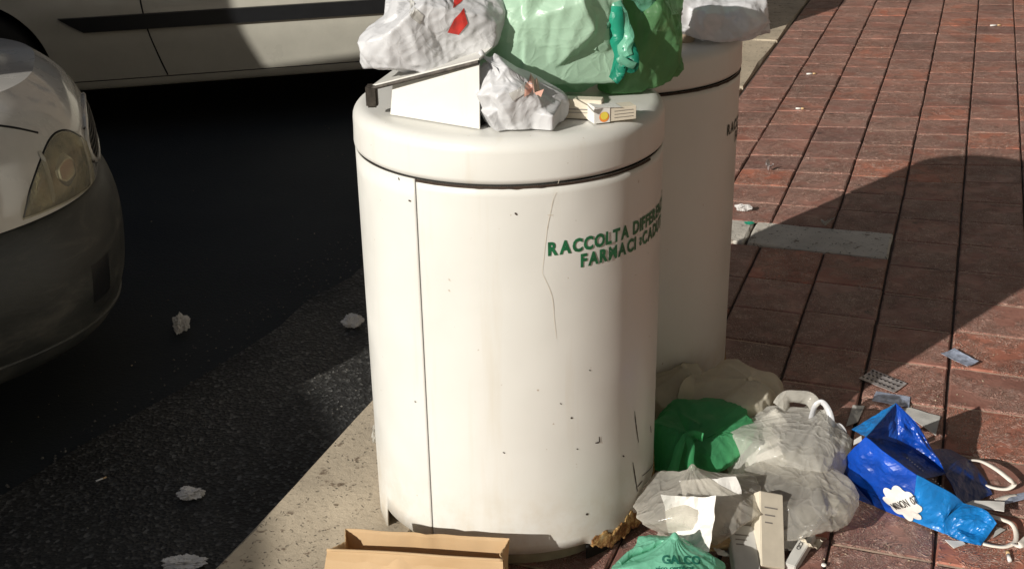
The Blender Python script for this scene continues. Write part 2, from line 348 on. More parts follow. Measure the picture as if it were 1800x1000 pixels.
# paving
pav = tag(mesh('pavement', [(p.x, p.y, -.009) for p in (kp(-9, KW - .002), kp(30, KW - .002), kp(30, 30), kp(-9, 30))], [(0, 1, 2, 3)], 'joint'), kind='structure')
PITCHW = .191
def skew(Y):  # cross joints swing slowly from square to nearly level beyond the drain slab
    return .37 if Y < 3.35 else max(.13, .37 - (Y - 3.35) * .24)
XR = 1.35
def cross_pt(col_c, Yr):
    """point on column boundary col_c (distance from kerb) on the cross line with reference Yr"""
    t = skew(Yr); p0 = Vector((XR + .3676 * (Yr - 3.3), Yr, 0)); d = Vector((1, -t, 0)).normalized()
    # intersection with line kp(s, col_c)
    q = K0 + KN * col_c
    # p0 + d*u = q + KD*s
    A = Matrix(((d.x, -KD.x), (d.y, -KD.y))); u, s = A.inverted() @ Vector((q.x - p0.x, q.y - p0.y))
    return q + KD * s
SLAB = (3.335, 3.55)
rc = random.Random(11)
tiles = []
ncol = 15
for ci in range(ncol):
    c0, c1 = KW + .004 + ci * PITCHW, KW + .004 + (ci + 1) * PITCHW
    off = rc.uniform(-.03, .03) if ci not in (0, 1, 2, 3) else .0
    Yr = .9 + off
    while Yr < 9:
        L = .2 + rc.uniform(-.012, .012)
        if ci < 4:
            if Yr < SLAB[0] and Yr + L > SLAB[0] - .06: L = SLAB[0] - Yr
        n = Yr + L
        if ci < 4 and abs(Yr - SLAB[0]) < .001: Yr = SLAB[1]; continue
        g = .0026; h = .003
        cs = [cross_pt(c0 + g, Yr + h), cross_pt(c1 - g, Yr + h), cross_pt(c1 - g, n - h), cross_pt(c0 + g, n - h)]
        cs = [p + Vector((rc.uniform(-.0013, .0013), rc.uniform(-.0013, .0013), 0)) for p in cs]; tiles.append((cs, ci)); Yr = n
def vis(cs):
    c = sum(cs, Vector()) / 4; d = CR.transposed() @ (c - Vector((0, 0, CH)))
    if d.z > -.3: return 0
    x, y = 900 + FPX * d.x / -d.z, 500 - FPX * d.y / -d.z
    return (FPX / -d.z) ** 2 if (-60 < x < 1860 and -60 < y < 1080) else 0
tiles.sort(key=lambda t: -vis(t[0]))
nt_ = 0; SV, SF = [], []
for cs, ci in tiles:
    if vis(cs) and nt_ < 295:
        block('paving_tile', cs, .0 + rc.uniform(-.0012, .0012), -.03, 'tile', pav, .0035, .0009, .0013, nt_); nt_ += 1
    else:
        k = len(SV); c = sum(cs, Vector()) / 4
        SV += [(p.x, p.y, -.03) for p in cs] + [(p.x, p.y, -.002) for p in cs] + [((p + (c - p) * .035).x, (p + (c - p) * .035).y, .0) for p in cs]
        SF += [(k + 8, k + 9, k + 10, k + 11)] + [(k + l * 4 + i, k + l * 4 + (i + 1) % 4, k + l * 4 + 4 + (i + 1) % 4, k + l * 4 + 4 + i) for l in (0, 1) for i in range(4)]
tag(mesh('outer_paving_tiles', SV, SF, 'tile', pav), kind='stuff')
# pale mortar bedding in the cross joints (a sheet just under the tile tops, only between tile rows)
MV, MF = [], []
for cs, ci in tiles:
    if vis(cs) == 0: continue
    k = len(MV); a, b = cs[0], cs[1]; e = (cs[3] - cs[0]).normalized() * .0052
    MV += [(p.x, p.y, -.0028) for p in (a - e + (b - a) * .02, b - e - (b - a) * .02, b + e * .2 - (b - a) * .02, a + e * .2 + (b - a) * .02)]; MF.append((k, k + 1, k + 2, k + 3))
tag(mesh('mortar_bed', MV, MF, 'mortar', pav), kind='stuff')
# travertine drain slabs let into the paving
c_end = KW + .004 + 4 * PITCHW - .004
for u0, u1, sd_ in ((KW + .002, KW + .335, 1), (KW + .341, c_end, 2)):
    block('travertine_slab', [cross_pt(u0, SLAB[0] + .004), cross_pt(u1, SLAB[0] + .004), cross_pt(u1, SLAB[1] - .004), cross_pt(u0, SLAB[1] - .004)], .003, -.05, 'slab', pav, .004, .001, .004, sd_)

# ------------------------------------------------------------------ the bins
BR, BH, SEAM = .28, .838, .769
def cyl(th, z, r=BR): return Vector((r * math.sin(th), -r * math.cos(th), z))
def curved_patch(outline_fn, th0, th1, nz, nt, r, th_ck=.003):
    V, F = [], []
    for j in range(nt + 1):
        th = th0 + (th1 - th0) * j / nt; z0, z1 = outline_fn(th)
        for i in range(nz + 1):
            z = z0 + (z1 - z0) * i / nz; V.append(cyl(th, z, r)); 
    n = len(V)
    V += [Vector((v.x, v.y, 0)) * ((r - th_ck) / r) + Vector((0, 0, v.z)) for v in V]
    for j in range(nt):
        for i in range(nz):
            a = j * (nz + 1) + i; b = a + nz + 1; F.append((a, b, b + 1, a + 1)); F.append((n + a, n + a + 1, n + b + 1, n + b))
    for j in range(nt):
        a = j * (nz + 1); b = a + nz + 1; F.append((a, n + a, n + b, b)); a += nz; b += nz; F.append((a, b, n + b, n + a))
    for j in (0, nt):
        for i in range(nz):
            a = j * (nz + 1) + i; q = (a, a + 1, n + a + 1, n + a); F.append(q if j == 0 else q[::-1])
    return V, F
def lathe(prof, n=96):
    V, F = [], []
    for r, z in prof:
        for k in range(n): V.append(cyl(2 * math.pi * k / n, z, r))
    for i in range(len(prof) - 1):
        for k in range(n): a = i * n; b = a + n; F.append((a + k, a + (k + 1) % n, b + (k + 1) % n, b + k))
    F.append(tuple(range((len(prof) - 1) * n, len(prof) * n))); return V, F
def bottom(th):
    """lower edge of the shell: leg, raised skirt in front, corroded ragged edge on the right"""
    d = math.degrees(th)
    rag = .007 * abs(((d * .23) % 2) - 1) + .005 * abs(((d * .61 + .4) % 2) - 1) - .006 + .012 * noise.noise(Vector((d * .11, 0, 0))) + .008 * noise.noise(Vector((d * .5, 4, 0))) + .004 * noise.noise(Vector((d * 1.7, 8, 0)))
    if d < -66: return .0
    if d < 27: return .045
    if d < 34: return .045 - .022 * (d - 27) / 7 + rag
    if d < 95: return .022 + rag + .06 * max(0, (d - 60) / 35) ** 1.5
    if d < 110: return .08 * (110 - d) / 15
    return 0
def letters(root, s, th0, z0, size, adv, mat, bold, r=BR + .001, special=None):
    th = th0
    for i, ch in enumerate(s):
        if ch == ' ': th += adv * .55 / BR + .008 / BR; continue
        V, F = text_mesh(ch, bold); wx = max(v.x for v in V); lo = min(v.x for v in V)
        k = size / .73; dz = 0; sx = 1
        if special and i == special: k *= .62; sx = -1; dz = size * .1
        W = (wx - lo) * k * .84
        VV = []
        for v in V:
            u = (v.x - lo) * k * .84; u = (W - u) if sx < 0 else u
            VV.append(cyl(th + u / BR, z0 + dz + v.y * k, r))
        if sx < 0: F = [f[::-1] for f in F]
        # subdivide-free: letters are narrow enough to follow the drum
        mesh('letter', VV, F, mat, root); th += (W + adv) / BR
def make_bin(first=True):
    t = empty('medicine_bin')
    # lid drum
    prof = [(BR - .012, SEAM - .012), (BR + .001, SEAM - .003), (BR + .002, SEAM + .003), (BR + .001, SEAM + .03)]
    for k in range(9):
        a = k / 8 * math.pi / 2; prof.append((BR - .024 + .025 * math.cos(a), BH - .024 + .024 * math.sin(a)))
    prof += [(BR - .06, BH + .001), (.12, BH + .002)]
    lid = mesh('lid', *lathe(prof), 'bin', t, True)
    mesh('shadow_gap', *lathe([(BR - .006, SEAM - .014), (BR - .006, SEAM - .002), (BR - .02, SEAM - .001)]), 'gap', t, True)
    # body shell in two panels with a hinge seam
    s0 = R(-34.5); gp = .0028 / BR
    V, F = curved_patch(lambda th: (bottom(th), SEAM - .010), s0 + gp, R(205), 40, 220, BR); mesh('front_panel', V, F, 'bin', t, True)
    V, F = curved_patch(lambda th: (bottom(th), SEAM - .010), R(-155) + gp, s0, 20, 110, BR); mesh('side_panel', V, F, 'bin', t, True)
    mesh('inner_drum', *lathe([(BR - .012, .06), (BR - .012, SEAM - .01), (.1, SEAM - .009)]), 'gap', t, True)
    mesh('plinth', *lathe([(BR - .035, 0.0), (BR - .03, .075), (.1, .076)]), 'inner', t, True)
    V, F = curved_patch(lambda th: (.001, .17), R(29), R(112), 2, 60, BR - .010, .002); mesh('hollow_shade', V, F, 'gap', t, True)  # black sheet in place of the shade under the ragged edge
    # bright bead along the seam, rusty top edge of the door
    # rust along the ragged edge
    V, F = curved_patch(lambda th: (bottom(th) - .003, bottom(th) + .010 + .021 * (1 + noise.noise(Vector((math.degrees(th) * .13, 2, 2)))) * min(1, (math.degrees(th) - 29) / 8)), R(30), R(104), 6, 160, BR + .0022, .006)
    V = [v + Vector((v.x, v.y, 0)).normalized() * .0016 * noise.noise(v * 60) for v in V]
    mesh('rust_edge', V, F, 'rust', t, True)
    V, F = curved_patch(lambda th: (SEAM - .0135 - .0022 * max(0, noise.noise(Vector((th * 14, 1, 0)))) * (1 if th < R(12) else 0), SEAM - .0095), R(-34), R(60), 1, 120, BR + .0011, .002); mesh('rust_line', V, F, 'scratch', t)
    if first:
        z1, z2 = .633, .605
    letters(t, 'RACCOLTA DIFFERENZIATA', R(12.5), .636, .0232, .0021, 'green_print' if first else 'dark_print', .045)
    letters(t, 'FARMACI SCADUTI', R(24.5), .6065, .0232, .0021, 'green_print' if first else 'dark_print', .045, special=8 if first else None)
    return t
def mark(root, pts, wd, mat='scratch', name='scratch'):
    """thin worn line on the drum: pts are (deg, z)"""
    V, F = [], []; P = spline([(a, b, 0) for a, b in pts], 6); m = len(P)
    for i, p in enumerate(P):
        ww = wd * (.5 + .5 * math.sin(math.pi * min(1, max(.0, i / (m - 1))))) * (1 + .5 * noise.noise(Vector((i * .9, wd * 900, p.x))))
        d = (P[min(i + 1, m - 1)] - P[max(0, i - 1)]); d = Vector((R(d.x) * BR, d.y, 0)).normalized(); nx, nz = -d.y, d.x
        for s in (-1, 1): V.append(cyl(R(p.x) + s * ww * nx / BR, p.y + s * ww * nz, BR + .0008))
        if i: k = i * 2; F.append((k - 2, k - 1, k + 1, k))
    return mesh(name, V, F, mat, root)
B1 = Vector((.0, 2.2, 0)); B2 = Vector((.237, 2.755, 0))
bin1 = make_bin(True); bin1.location = B1
tag(bin1, 'nearer ivory medicine bin with green lettering and a rusted ragged foot', 'bin', 'expired medicine bins')
bin2 = make_bin(False); bin2.location = B2; bin2.rotation_euler.z = R(44)
tag(bin2, 'farther ivory medicine bin standing half hidden behind the nearer one', 'bin', 'expired medicine bins')
def bz(px, py):  # picture point on drum 1 -> (deg, z)
    d = ray(px, py); o = Vector((0, 0, CH)) - B1; a = d.x ** 2 + d.y ** 2; b = 2 * (o.x * d.x + o.y * d.y); c = o.x ** 2 + o.y ** 2 - BR ** 2
    disc = max(0, b * b - 4 * a * c); k = (-b - math.sqrt(disc)) / (2 * a); p = o + d * k; return math.degrees(math.atan2(p.x, -p.y)), p.z
for pts, wd in (([(1115, 722), (1118, 750), (1122, 777)], .0014), ([(1112, 812), (1116, 838), (1120, 863)], .0016), ([(1120, 855), (1129, 844)], .0016), ([(1128, 836), (1138, 828), (1148, 812)], .001),
                ([(1046, 778), (1053, 776), (1053, 767)], .0016), ([(1143, 748), (1144, 760)], .002), ([(1136, 866), (1137, 880)], .0014), ([(905, 374), (909, 378)], .0018), ([(1003, 733), (1006, 735)], .0016), ([(1030, 902), (1033, 904)], .0022),
                ([(984, 708), (987, 710)], .001), ([(718, 352), (723, 354)], .0014), ([(884, 794), (888, 796)], .0012), ([(1035, 650), (1038, 651)], .001), ([(1013, 788), (1016, 789)], .001), ([(729, 705), (732, 706)], .0012), ([(701, 312), (702, 317)], .001), ([(1094, 800), (1097, 802)], .0014)):
    mark(bin1, [bz(*p) for p in pts], wd)
for pts, wd in (([(978, 338), (972, 352), (967, 375), (962, 400), (957, 440), (953, 480)], .00045), ([(962, 378), (972, 378)], .0008), ([(953, 480), (970, 520), (974, 560), (978, 595)], .0004), ([(990, 300), (984, 312), (980, 325)], .0006)):
    mark(bin1, [bz(*p) for p in pts], wd, 'stain', 'hairline_crack')
# open chute flap on the lid of the near bin
fl = empty('chute_flap'); fl.parent = bin1
def L1(px, py, Y): return at(px, py, Y=Y) - B1

Y0 = 2.03
A_ = L1(684, 165, 2.075); B_ = L1(842, 191, 1.975); C_ = L1(842, 112, 1.975); D_ = L1(690, 150, 2.075)
A_.z = BH + .003; B_.z = BH + .003
back = Vector((.06, .24, 0))
th = Vector((.003, .012, 0)).normalized() * .004
def slab_poly(name, P, off, mat, parent):
    n = len(P); V = list(P) + [p + off for p in P]
    F = [tuple(range(n)), tuple(range(2 * n - 1, n - 1, -1))] + [(i, n + i, n + (i + 1) % n, (i + 1) % n) for i in range(n)]
    return mesh(name, V, F, mat, parent)
slab_poly('side_cheek', [A_, B_, C_, D_], th, 'bin', fl)
slab_poly('side_cheek', [p + back for p in (A_, B_, C_, D_)], th, 'bin', fl)
D2 = L1(655, 158, 2.08)
n_ = Vector((0, 0, .004))
slab_poly('flap_top', [D2 + n_, C_ + n_, C_ + back + n_, D2 + back + n_], Vector((0, 0, .004)), 'bin', fl)
mesh('rubber_seal', *tube_vf([D2 + Vector((0, -.003, .003)), C_ + Vector((0, -.003, .003))], .0035, 6), 'hinge', fl)
box('hinge_block', D2 + Vector((-.012, -.008, -.03)), D2 + Vector((.008, .012, .008)), 'hinge', fl, .003)
mesh('opening', [B_ + Vector((.001, .01, .001)), B_ + back + Vector((.05, 0, .001)), B_ + back + Vector((-.1, 0, .001)), A_ + back], [(0, 1, 2, 3)], 'gap', fl)

# ------------------------------------------------------------------ facade added out of view on the right to shut off the sky
FC = KW + 3.6
fac = empty('added_building', (kp(-6, FC).x, kp(-6, FC).y, 0), math.atan2(KD.y, KD.x)); tag(fac, 'dull ochre street facade with shuttered windows added unseen along the right side of the pavement to cut the sky', 'added_building')
MT['plaster'] = simple('ochre_plaster', (.15, .12, .09), .9, var=.15, vs=3, bs=.3, bd=.004, bsc=60); MT['shutter'] = simple('green_shutter', (.05, .09, .06), .6); MT['stone'] = simple('stone_trim', (.45, .4, .32), .8)
box('wall', (-20, -1.5, -.02), (30, 0.0, 19.5), 'plaster', fac); box('plinth', (-6, .0, 0), (30, .05, .9), 'stone', fac, .01); box('cornice', (-6.2, -1.5, 19.5), (30.2, .45, 19.9), 'stone', fac, .03)
for fl_ in range(5):
    for k in range(9):
        x = -4 + k * 3.8; z_ = 1.3 + fl_ * 3.6
        wn = box('window', (x, .003, z_), (x + 1.1, .02, z_ + 1.9), 'carglass', fac); box('frame', (x - .12, .0225, z_ - .12), (x, .1, z_ + 2.02), 'stone', wn); box('frame', (x + 1.1, .0225, z_ - .12), (x + 1.22, .1, z_ + 2.02), 'stone', wn)
        box('sill', (x - .2, .0225, z_ - .22), (x + 1.3, .2, z_ - .125), 'stone', wn); box('shutter', (x - .68, .03, z_), (x - .125, .07, z_ + 1.9), 'shutter', wn); box('shutter', (x + 1.225, .03, z_), (x + 1.78, .07, z_ + 1.9), 'shutter', wn)

far = empty('added_building', (kp(16, -22).x, kp(16, -22).y, 0), math.atan2(KN.y, KN.x)); tag(far, 'grey brown street facade added unseen across the far end of the road to cut the sky', 'added_building')  # added out of view to take away sky light from the north
box('wall', (-4, .0, -.2), (24.5, 1.5, 16), 'plaster', far); box('cornice', (-4.2, -.4, 16), (24.7, 1.5, 16.4), 'stone', far, .03)
for fl_ in range(4):
    for k in range(7):
        x = -2 + k * 3.7; z_ = 1.3 + fl_ * 3.7; wn = box('window', (x, -.02, z_), (x + 1.1, -.003, z_ + 1.9), 'carglass', far); box('sill', (x - .2, -.2, z_ - .22), (x + 1.3, -.0225, z_ - .125), 'stone', wn)

opp = empty('added_building', (kp(-30, -15).x, kp(-30, -15).y, RZ), math.atan2(KD.y, KD.x)); tag(opp, 'shaded brown street facade added unseen on the opposite side of the road to block low sky', 'added_building')  # added occluder out of view; blocks low western sky so shade stays dark
box('wall', (0, 0, -.02), (70, 1.5, 10.5), 'plaster', opp); box('cornice', (-.2, -.3, 10.5), (70.2, 1.5, 10.9), 'stone', opp, .03)
for fl_ in range(3):
    for k in range(17):
        x = 2 + k * 4; z_ = 1.2 + fl_ * 3.3; wn = box('window', (x, -.02, z_), (x + 1.1, -.003, z_ + 1.8), 'carglass', opp); box('sill', (x - .2, -.2, z_ - .22), (x + 1.3, -.0225, z_ - .125), 'stone', wn)
# ------------------------------------------------------------------ cars
def car_body(length, width, nose_exp, hood_z, belt_z, prof, kind):
    """plan outline is a rounded oblong; returns S(u, lv) in car space, x forward (nose at x=0), y left, z above road"""
    hw = width / 2
    def plan(u):                # u 0..1 runs ccw from the middle of the nose towards the left side and round
        a = 2 * math.pi * u; c, s = math.cos(a), math.sin(a); e = 2 / nose_exp
        return Vector((-length / 2 + length / 2 * math.copysign(abs(c) ** e, c), hw * math.copysign(abs(s) ** e, s), 0))
    def surf(u, inset, z):
        p = plan(u); q = plan(u + .002) - plan(u - .002); n = Vector((-q.y, q.x, 0)).normalized()
        if n.dot(p - Vector((-length / 2, 0, 0))) > 0: n = -n
        p = p + n * inset; p.z = z; return p
    return surf
def uv_samples(n):
    # denser round the nose and tail corners
    out = []
    for i in range(n):
        out.append(i / n)
    return out
def make_car(paint, bumper, length, width, nose_exp, prof_b, prof_p, hoodtop, cab, wheels, fine=True, arch=.31):
    t = empty('parked_car'); surf = car_body(length, width, nose_exp, 0, 0, None, None); n = 360
    us = uv_samples(n)
    def in_arch(p):
        if abs(p.y) < width / 2 - .22: return False
        return any((p.x - wx) ** 2 + (p.z - .29) ** 2 < arch ** 2 for wx in wheels)
    def band(name, prof, mat, close=False, par=t, cutarch=True):
        V, F = [], []
        for ins, z in prof: V += [surf(u, ins, z) for u in us]
        for i in range(len(prof) - 1):
            for k in range(n):
                a, b = i * n, (i + 1) * n; q = (a + k, a + (k + 1) % n, b + (k + 1) % n, b + k)
                if cutarch and in_arch(sum((V[j] for j in q), Vector()) / 4): continue
                F.append(q)
        if cutarch:
            kept = {j for q in F for j in q}; fl = {q for q in F}
            for i in range(len(prof) - 1):
                for k in range(n):
                    a, b = i * n, (i + 1) * n; q = (a + k, a + (k + 1) % n, b + (k + 1) % n, b + k)
                    if q in fl: continue
                    for j in q:
                        if j not in kept: continue
                        v = V[j]
                        for wx in wheels:
                            dx, dz = v.x - wx, v.z - .29; L = math.hypot(dx, dz)
                            if .01 < L < arch + .06: v.x = wx + dx / L * arch; v.z = .29 + dz / L * arch
        return mesh(name, V, F, mat, par, True)
    def densify(prof, m=4):
        P = [Vector((a, b, 0)) for a, b in prof]; return [(p.x, p.y) for p in spline(P, m)]
    bp = densify(prof_b); band('bumper', bp, bumper)
    pp = densify(prof_p); body = band('body', pp, paint)
    # bonnet / boot deck: rings shrinking to the centre line
    ins0, z0 = prof_p[-1]; V, F = [], []; m = 14; base_ring = [surf(u, ins0, z0) for u in us]
    for j in range(m + 1):
        s = j / m
        for p in base_ring:
            cx = min(-width * .42, max(-length + width * .42, p.x)); q = Vector((p.x + (cx - p.x) * s, p.y * (1 - s), 0))
            rise = hoodtop(q.x) - z0; q.z = z0 + rise * (1 - (1 - s) ** 2.0) ; V.append(q)
    for j in range(m):
        for k in range(n): a, b = j * n, (j + 1) * n; F.append((a + k, a + (k + 1) % n, b + (k + 1) % n, b + k))
    mesh('bonnet', V, F, paint, t, True)
    mesh('underbody', [surf(u, .1, .2) for u in us] , [tuple(range(n))], 'black', t)
    # cabin
    xa, xb, xc, xd, zr = cab; hw = width / 2
    def ring(x0, x1, w, z, mm=10):
        pts = []
        for i in range(40):
            a = 2 * math.pi * i / 40; c, s = math.cos(a), math.sin(a)
            pts.append(Vector(((x0 + x1) / 2 + (x0 - x1) / 2 * math.copysign(abs(c) ** .45, c), w * math.copysign(abs(s) ** .45, s), z)))
        return pts
    r0 = ring(xa, xd, hw * .9, hoodtop(xa) - .06); r1 = ring(xb + .03, xc - .03, hw * .8, zr - .05); r2 = ring(xb - .08, xc + .08, hw * .7, zr); r3 = ring(xb - .4, xc + .4, hw * .2, zr + .015)
    V = r0 + r1; F = [(k, (k + 1) % 40, 40 + (k + 1) % 40, 40 + k) for k in range(40)]; mesh('window_glass', V, F, 'carglass', t, True)
    V = r1 + r2 + r3; F = [(j * 40 + k, j * 40 + (k + 1) % 40, (j + 1) * 40 + (k + 1) % 40, (j + 1) * 40 + k) for j in (0, 1) for k in range(40)] + [tuple(range(80, 120))]; mesh('roof', V, F, paint, t, True)
    for i in (0, 4, 16, 20, 24, 36):
        mesh('roof_pillar', *tube_vf([r0[i], r1[i]], .035, 8), paint, t, True)
    for wx in wheels:
        for sy in (-1, 1):
            wv = empty('wheel', (wx, sy * (hw - .12), .29)); wv.parent = t
            ro = math.pi / 2
            def disc(prof, nm, mt):
                V, F = [], []; k_ = 40
                for rr, yy in prof: V += [Vector((rr * math.cos(2 * math.pi * k / k_), sy * yy, rr * math.sin(2 * math.pi * k / k_))) for k in range(k_)]
                for i in range(len(prof) - 1): F += [(i * k_ + k, i * k_ + (k + 1) % k_, (i + 1) * k_ + (k + 1) % k_, (i + 1) * k_ + k) for k in range(k_)]
                F.append(tuple(range((len(prof) - 1) * k_, len(prof) * k_))); return mesh(nm, V, F, mt, wv, True)
            disc([(.18, -.09), (.27, -.09), (.285, -.06), (.285, .05), (.27, .08), (.19, .085), (.18, .07)], 'tyre', 'rubber')
            disc([(.18, .07), (.175, .05), (.08, .035), (.05, .05), (.01, .05)], 'rim', 'steel')
            V, F = [], []   # dark wheel-arch liner
            for k in range(21):
                a = math.pi * k / 20; V += [(arch * 1.02 * math.cos(a), sy * .105, arch * 1.02 * math.sin(a)), (arch * 1.02 * math.cos(a), -sy * .25, arch * 1.02 * math.sin(a))]
            F = [(2 * k, 2 * k + 1, 2 * k + 3, 2 * k + 2) for k in range(20)] + [tuple(2 * k + 1 for k in range(21))]
            mesh('arch_liner', V, F, 'black', wv)
    return t, surf
def patch(surf, name, u0, u1, zlo, zhi, prof, off, mat, parent, nu=24, nz=8, taper=None):
    """curved piece lying on the body skin between u0..u1; prof interpolates inset(z)"""
    def ins(z):
        for (i0, z0), (i1, z1) in zip(prof, prof[1:]):
            if z0 <= z <= z1: return i0 + (i1 - i0) * (z - z0) / (z1 - z0 + 1e-9)
        return prof[-1][0] if z > prof[-1][1] else prof[0][0]
    V, F = [], []
    for i in range(nu + 1):
        s = i / nu; u = u0 + (u1 - u0) * s; lo = zlo(s) if callable(zlo) else zlo; hi = zhi(s) if callable(zhi) else zhi
        for j in range(nz + 1):
            z = lo + (hi - lo) * j / nz; bulge = off * (1 if 0 < i < nu and 0 < j < nz else .25); V.append(surf(u, ins(z) - bulge, z))
    for i in range(nu):
        for j in range(nz): a = i * (nz + 1) + j; F.append((a, a + 1, a + nz + 2, a + nz + 1))
    return mesh(name, V, F, mat, parent, True)
def skin_line(surf, name, pts, prof, mat, parent, r=.003):
    def ins(z):
        for (i0, z0), (i1, z1) in zip(prof, prof[1:]):
            if z0 <= z <= z1: return i0 + (i1 - i0) * (z - z0) / (z1 - z0 + 1e-9)
        return prof[-1][0]
    P = [surf(u, ins(z), z) for u, z in pts]
    return mesh(name, *tube_vf(spline(P, 6), r, 6), mat, parent, True)

def mat_lens():
    m, t, p = base('lamp_lens', (.6, .58, .5), .06)
    tp = t.nodes.new('ShaderNodeBsdfTransparent'); tp.inputs[0].default_value = (.85, .82, .7, 1); mx = t.nodes.new('ShaderNodeMixShader'); mx.inputs[0].default_value = .72
    t.links.new(p.outputs[0], mx.inputs[1]); t.links.new(tp.outputs[0], mx.inputs[2]); t.links.new(mx.outputs[0], t.nodes['Material Output'].inputs[0]); return m
MT['lens'] = mat_lens()
# pale grey hatchback, nose towards the kerb
GB = [(.16, .17), (.06, .19), (.015, .27), (.0, .36), (.0, .43), (.012, .49), (.03, .535), (.045, .55)]
GP = [(.040, .552), (.038, .62), (.052, .70), (.09, .77), (.155, .825)]
def ghood(x): return .86 + .16 * min(1, max(0, -x - .25) / .9) if x > -2.4 else .97 - .05 * min(1, (-x - 2.4))
grey, gs = make_car('grey_car', 'bumper', 3.6, 1.64, 2.7, GB, GP, ghood, (-.85, -1.25, -3.3, -3.58, 1.74), (-.72, -2.9), arch=.30)  # out-of-view cabin raised and lengthened so its shadow covers the road
def dens(p): return [(q.x, q.y) for q in spline([Vector((a, b, 0)) for a, b in p], 4)]
gP = dens(GP); gB = dens(GB)
U = lambda d: d   # u is the fraction of the loop; right side of the car = 1-u
for s in (1, -1):
    f = (lambda u: 1 - u) if s > 0 else (lambda u: u)
    hl = empty('headlight'); hl.parent = grey
    u0, u1 = .030, .084
    lo = lambda q: .556 + .012 * q; hi = lambda q: .565 + .150 * (math.sin(math.pi * min(1, .22 + q * .78)) ** .7 if q < .995 else 0)
    patch(gs, 'reflector', f(u0), f(u1), lo, hi, gP, .003, 'reflector', hl)
    patch(gs, 'lamp_bowl', f(.046), f(.062), (lambda q: .635 - .042 * math.sin(math.pi * (.06 + .88 * q))), (lambda q: .635 + .042 * math.sin(math.pi * (.06 + .88 * q))), gP, .008, 'chrome', hl, 10, 8)
    patch(gs, 'lamp_bar', f(.066), f(.068), .575, .70, gP, .009, 'white_car', hl, 4, 8)
    patch(gs, 'lens_cover', f(u0 - .001), f(u1 + .001), lambda q: lo(q) - .003, lambda q: hi(q) + .003, gP, .014, 'lens', hl) if 'lens' in MT else None
    skin_line(gs, 'lamp_gap', [(f(u0 + (u1 - u0) * q), hi(q) + .004) for q in [i / 12 for i in range(13)]], gP, 'seam', hl, .0026)
    skin_line(gs, 'bonnet_gap', [(f(.062), .735), (f(.078), .77), (f(.10), .80), (f(.15), .822)], gP, 'seam', grey, .0028)
skin_line(gs, 'bumper_gap', [(q / 60 - .5 + .5, .551) for q in list(range(-16, 17))], gB, 'seam', grey, .0036)
gr = empty('grille'); gr.parent = grey
patch(gs, 'mesh_backing', -.024, .024, lambda q: .58 + .02 * abs(q * 2 - 1), lambda q: .705 - .03 * abs(q * 2 - 1), gP, .002, 'black', gr)
for k in range(7):
    skin_line(gs, 'slat', [(u / 1000 - .023, .60 + k * .0145) for u in range(0, 47, 5)], [(a - .004, b) for a, b in gP], 'hinge', gr, .002)
skin_line(gs, 'grille_surround', [((.0255) * math.cos(a), .643 + .065 * math.sin(a)) for a in [2 * math.pi * i / 24 for i in range(25)]], [(a - .003, b) for a, b in gP], 'grey_car', gr, .007)
for uu in (.95, .05): patch(gs, 'fog_lamp_recess', uu - .008, uu + .008, .30, .40, gB, .002, 'black', grey, 8, 6)
skin_line(gs, 'bumper_crease', [(1 - q / 200, .235 + .0005 * q) for q in range(0, 34, 3)], gB, 'bumper', grey, .006)
RG = math.radians(90 - 72)
grey.location = (-1.055, 3.19, RZ + .0); grey.rotation_euler.z = RG
tag(grey, 'pale grey hatchback with dark worn front bumper at the left edge', 'car', 'cars parked along the kerb')
copyme = 1
near = copy_tree(grey); near.location = (-2.17, .16, RZ); near.rotation_euler.z = RG + .05  # unseen copy added so its shadow falls on the kerb and gutter
for o in near.children:
    for q in o.children: pass
near['label'] = 'unseen copy of the pale grey hatchback, added nearer the camera to shade the gutter'

# white car across the top left
WB = [(.12, .205), (.05, .207), (.02, .215), (.008, .25)]
WP = [(.016, .252), (.010, .30), (.0, .40), (.0, .47), (.0, .53), (.01, .60), (.03, .70), (.06, .80), (.12, .86)]
def whood(x): return .92
WL = 4.15
white, ws = make_car('white_car', 'white_car', WL, 1.7, 4.6, WB, WP, whood, (-.9, -1.35, -3.15, -3.75, 1.42), (-.8, -3.35), arch=.33)
wP = dens(WP)
white.rotation_euler.z = math.radians(90 - 76)
tag(white, 'white car with a black rubbing strip along its doors, beyond the bins', 'car', 'cars parked along the kerb')

def u_side(x):      # fraction of the loop on the right flank at car-space x
    lo, hi = .5, .98
    for _ in range(40):
        mid = (lo + hi) / 2
        if ws(mid, 0, 0).x < x: lo = mid
        else: hi = mid
    return lo
def side_line(name, pts, r=.0035, mat='seam'): return skin_line(ws, name, [(u_side(x), z) for x, z in pts], wP, mat, white, r)
side_line('door_gap', [(x_ - .35, z_) for x_, z_ in [(-2.30, .78), (-2.285, .66), (-2.275, .54), (-2.262, .45), (-2.235, .35), (-2.205, .255)]])
side_line('door_gap', [(-1.18, .78), (-1.17, .6), (-1.165, .4), (-1.14, .255)])
side_line('sill_gap', [(-2.98, .252), (-2.4, .252), (-1.8, .252), (-1.2, .252)], .0028)
V, F = [], []
n = 40
for i in range(n + 1):
    x = -2.97 + 1.9 * i / n; u = u_side(x)
    cut = max(0, 1 - (x + 2.97) / .09)
    for z, o in ((.462 + .062 * cut, .002), (.464 + .062 * cut, .014), (.526, .014), (.528, .002)): V.append(ws(u, -o, z))
F = [(i * 4 + k, i * 4 + k + 1, i * 4 + k + 5, i * 4 + k + 4) for i in range(n) for k in range(3)]
mesh('rubbing_strip', V, F, 'black', white)
hz_ = Vector((.970, .242, 0)); rt_ = Vector((.242, -.970, 0))
white.location = Vector((-2.25, 5.16, RZ)) + hz_ * 3.35 - rt_ * .85

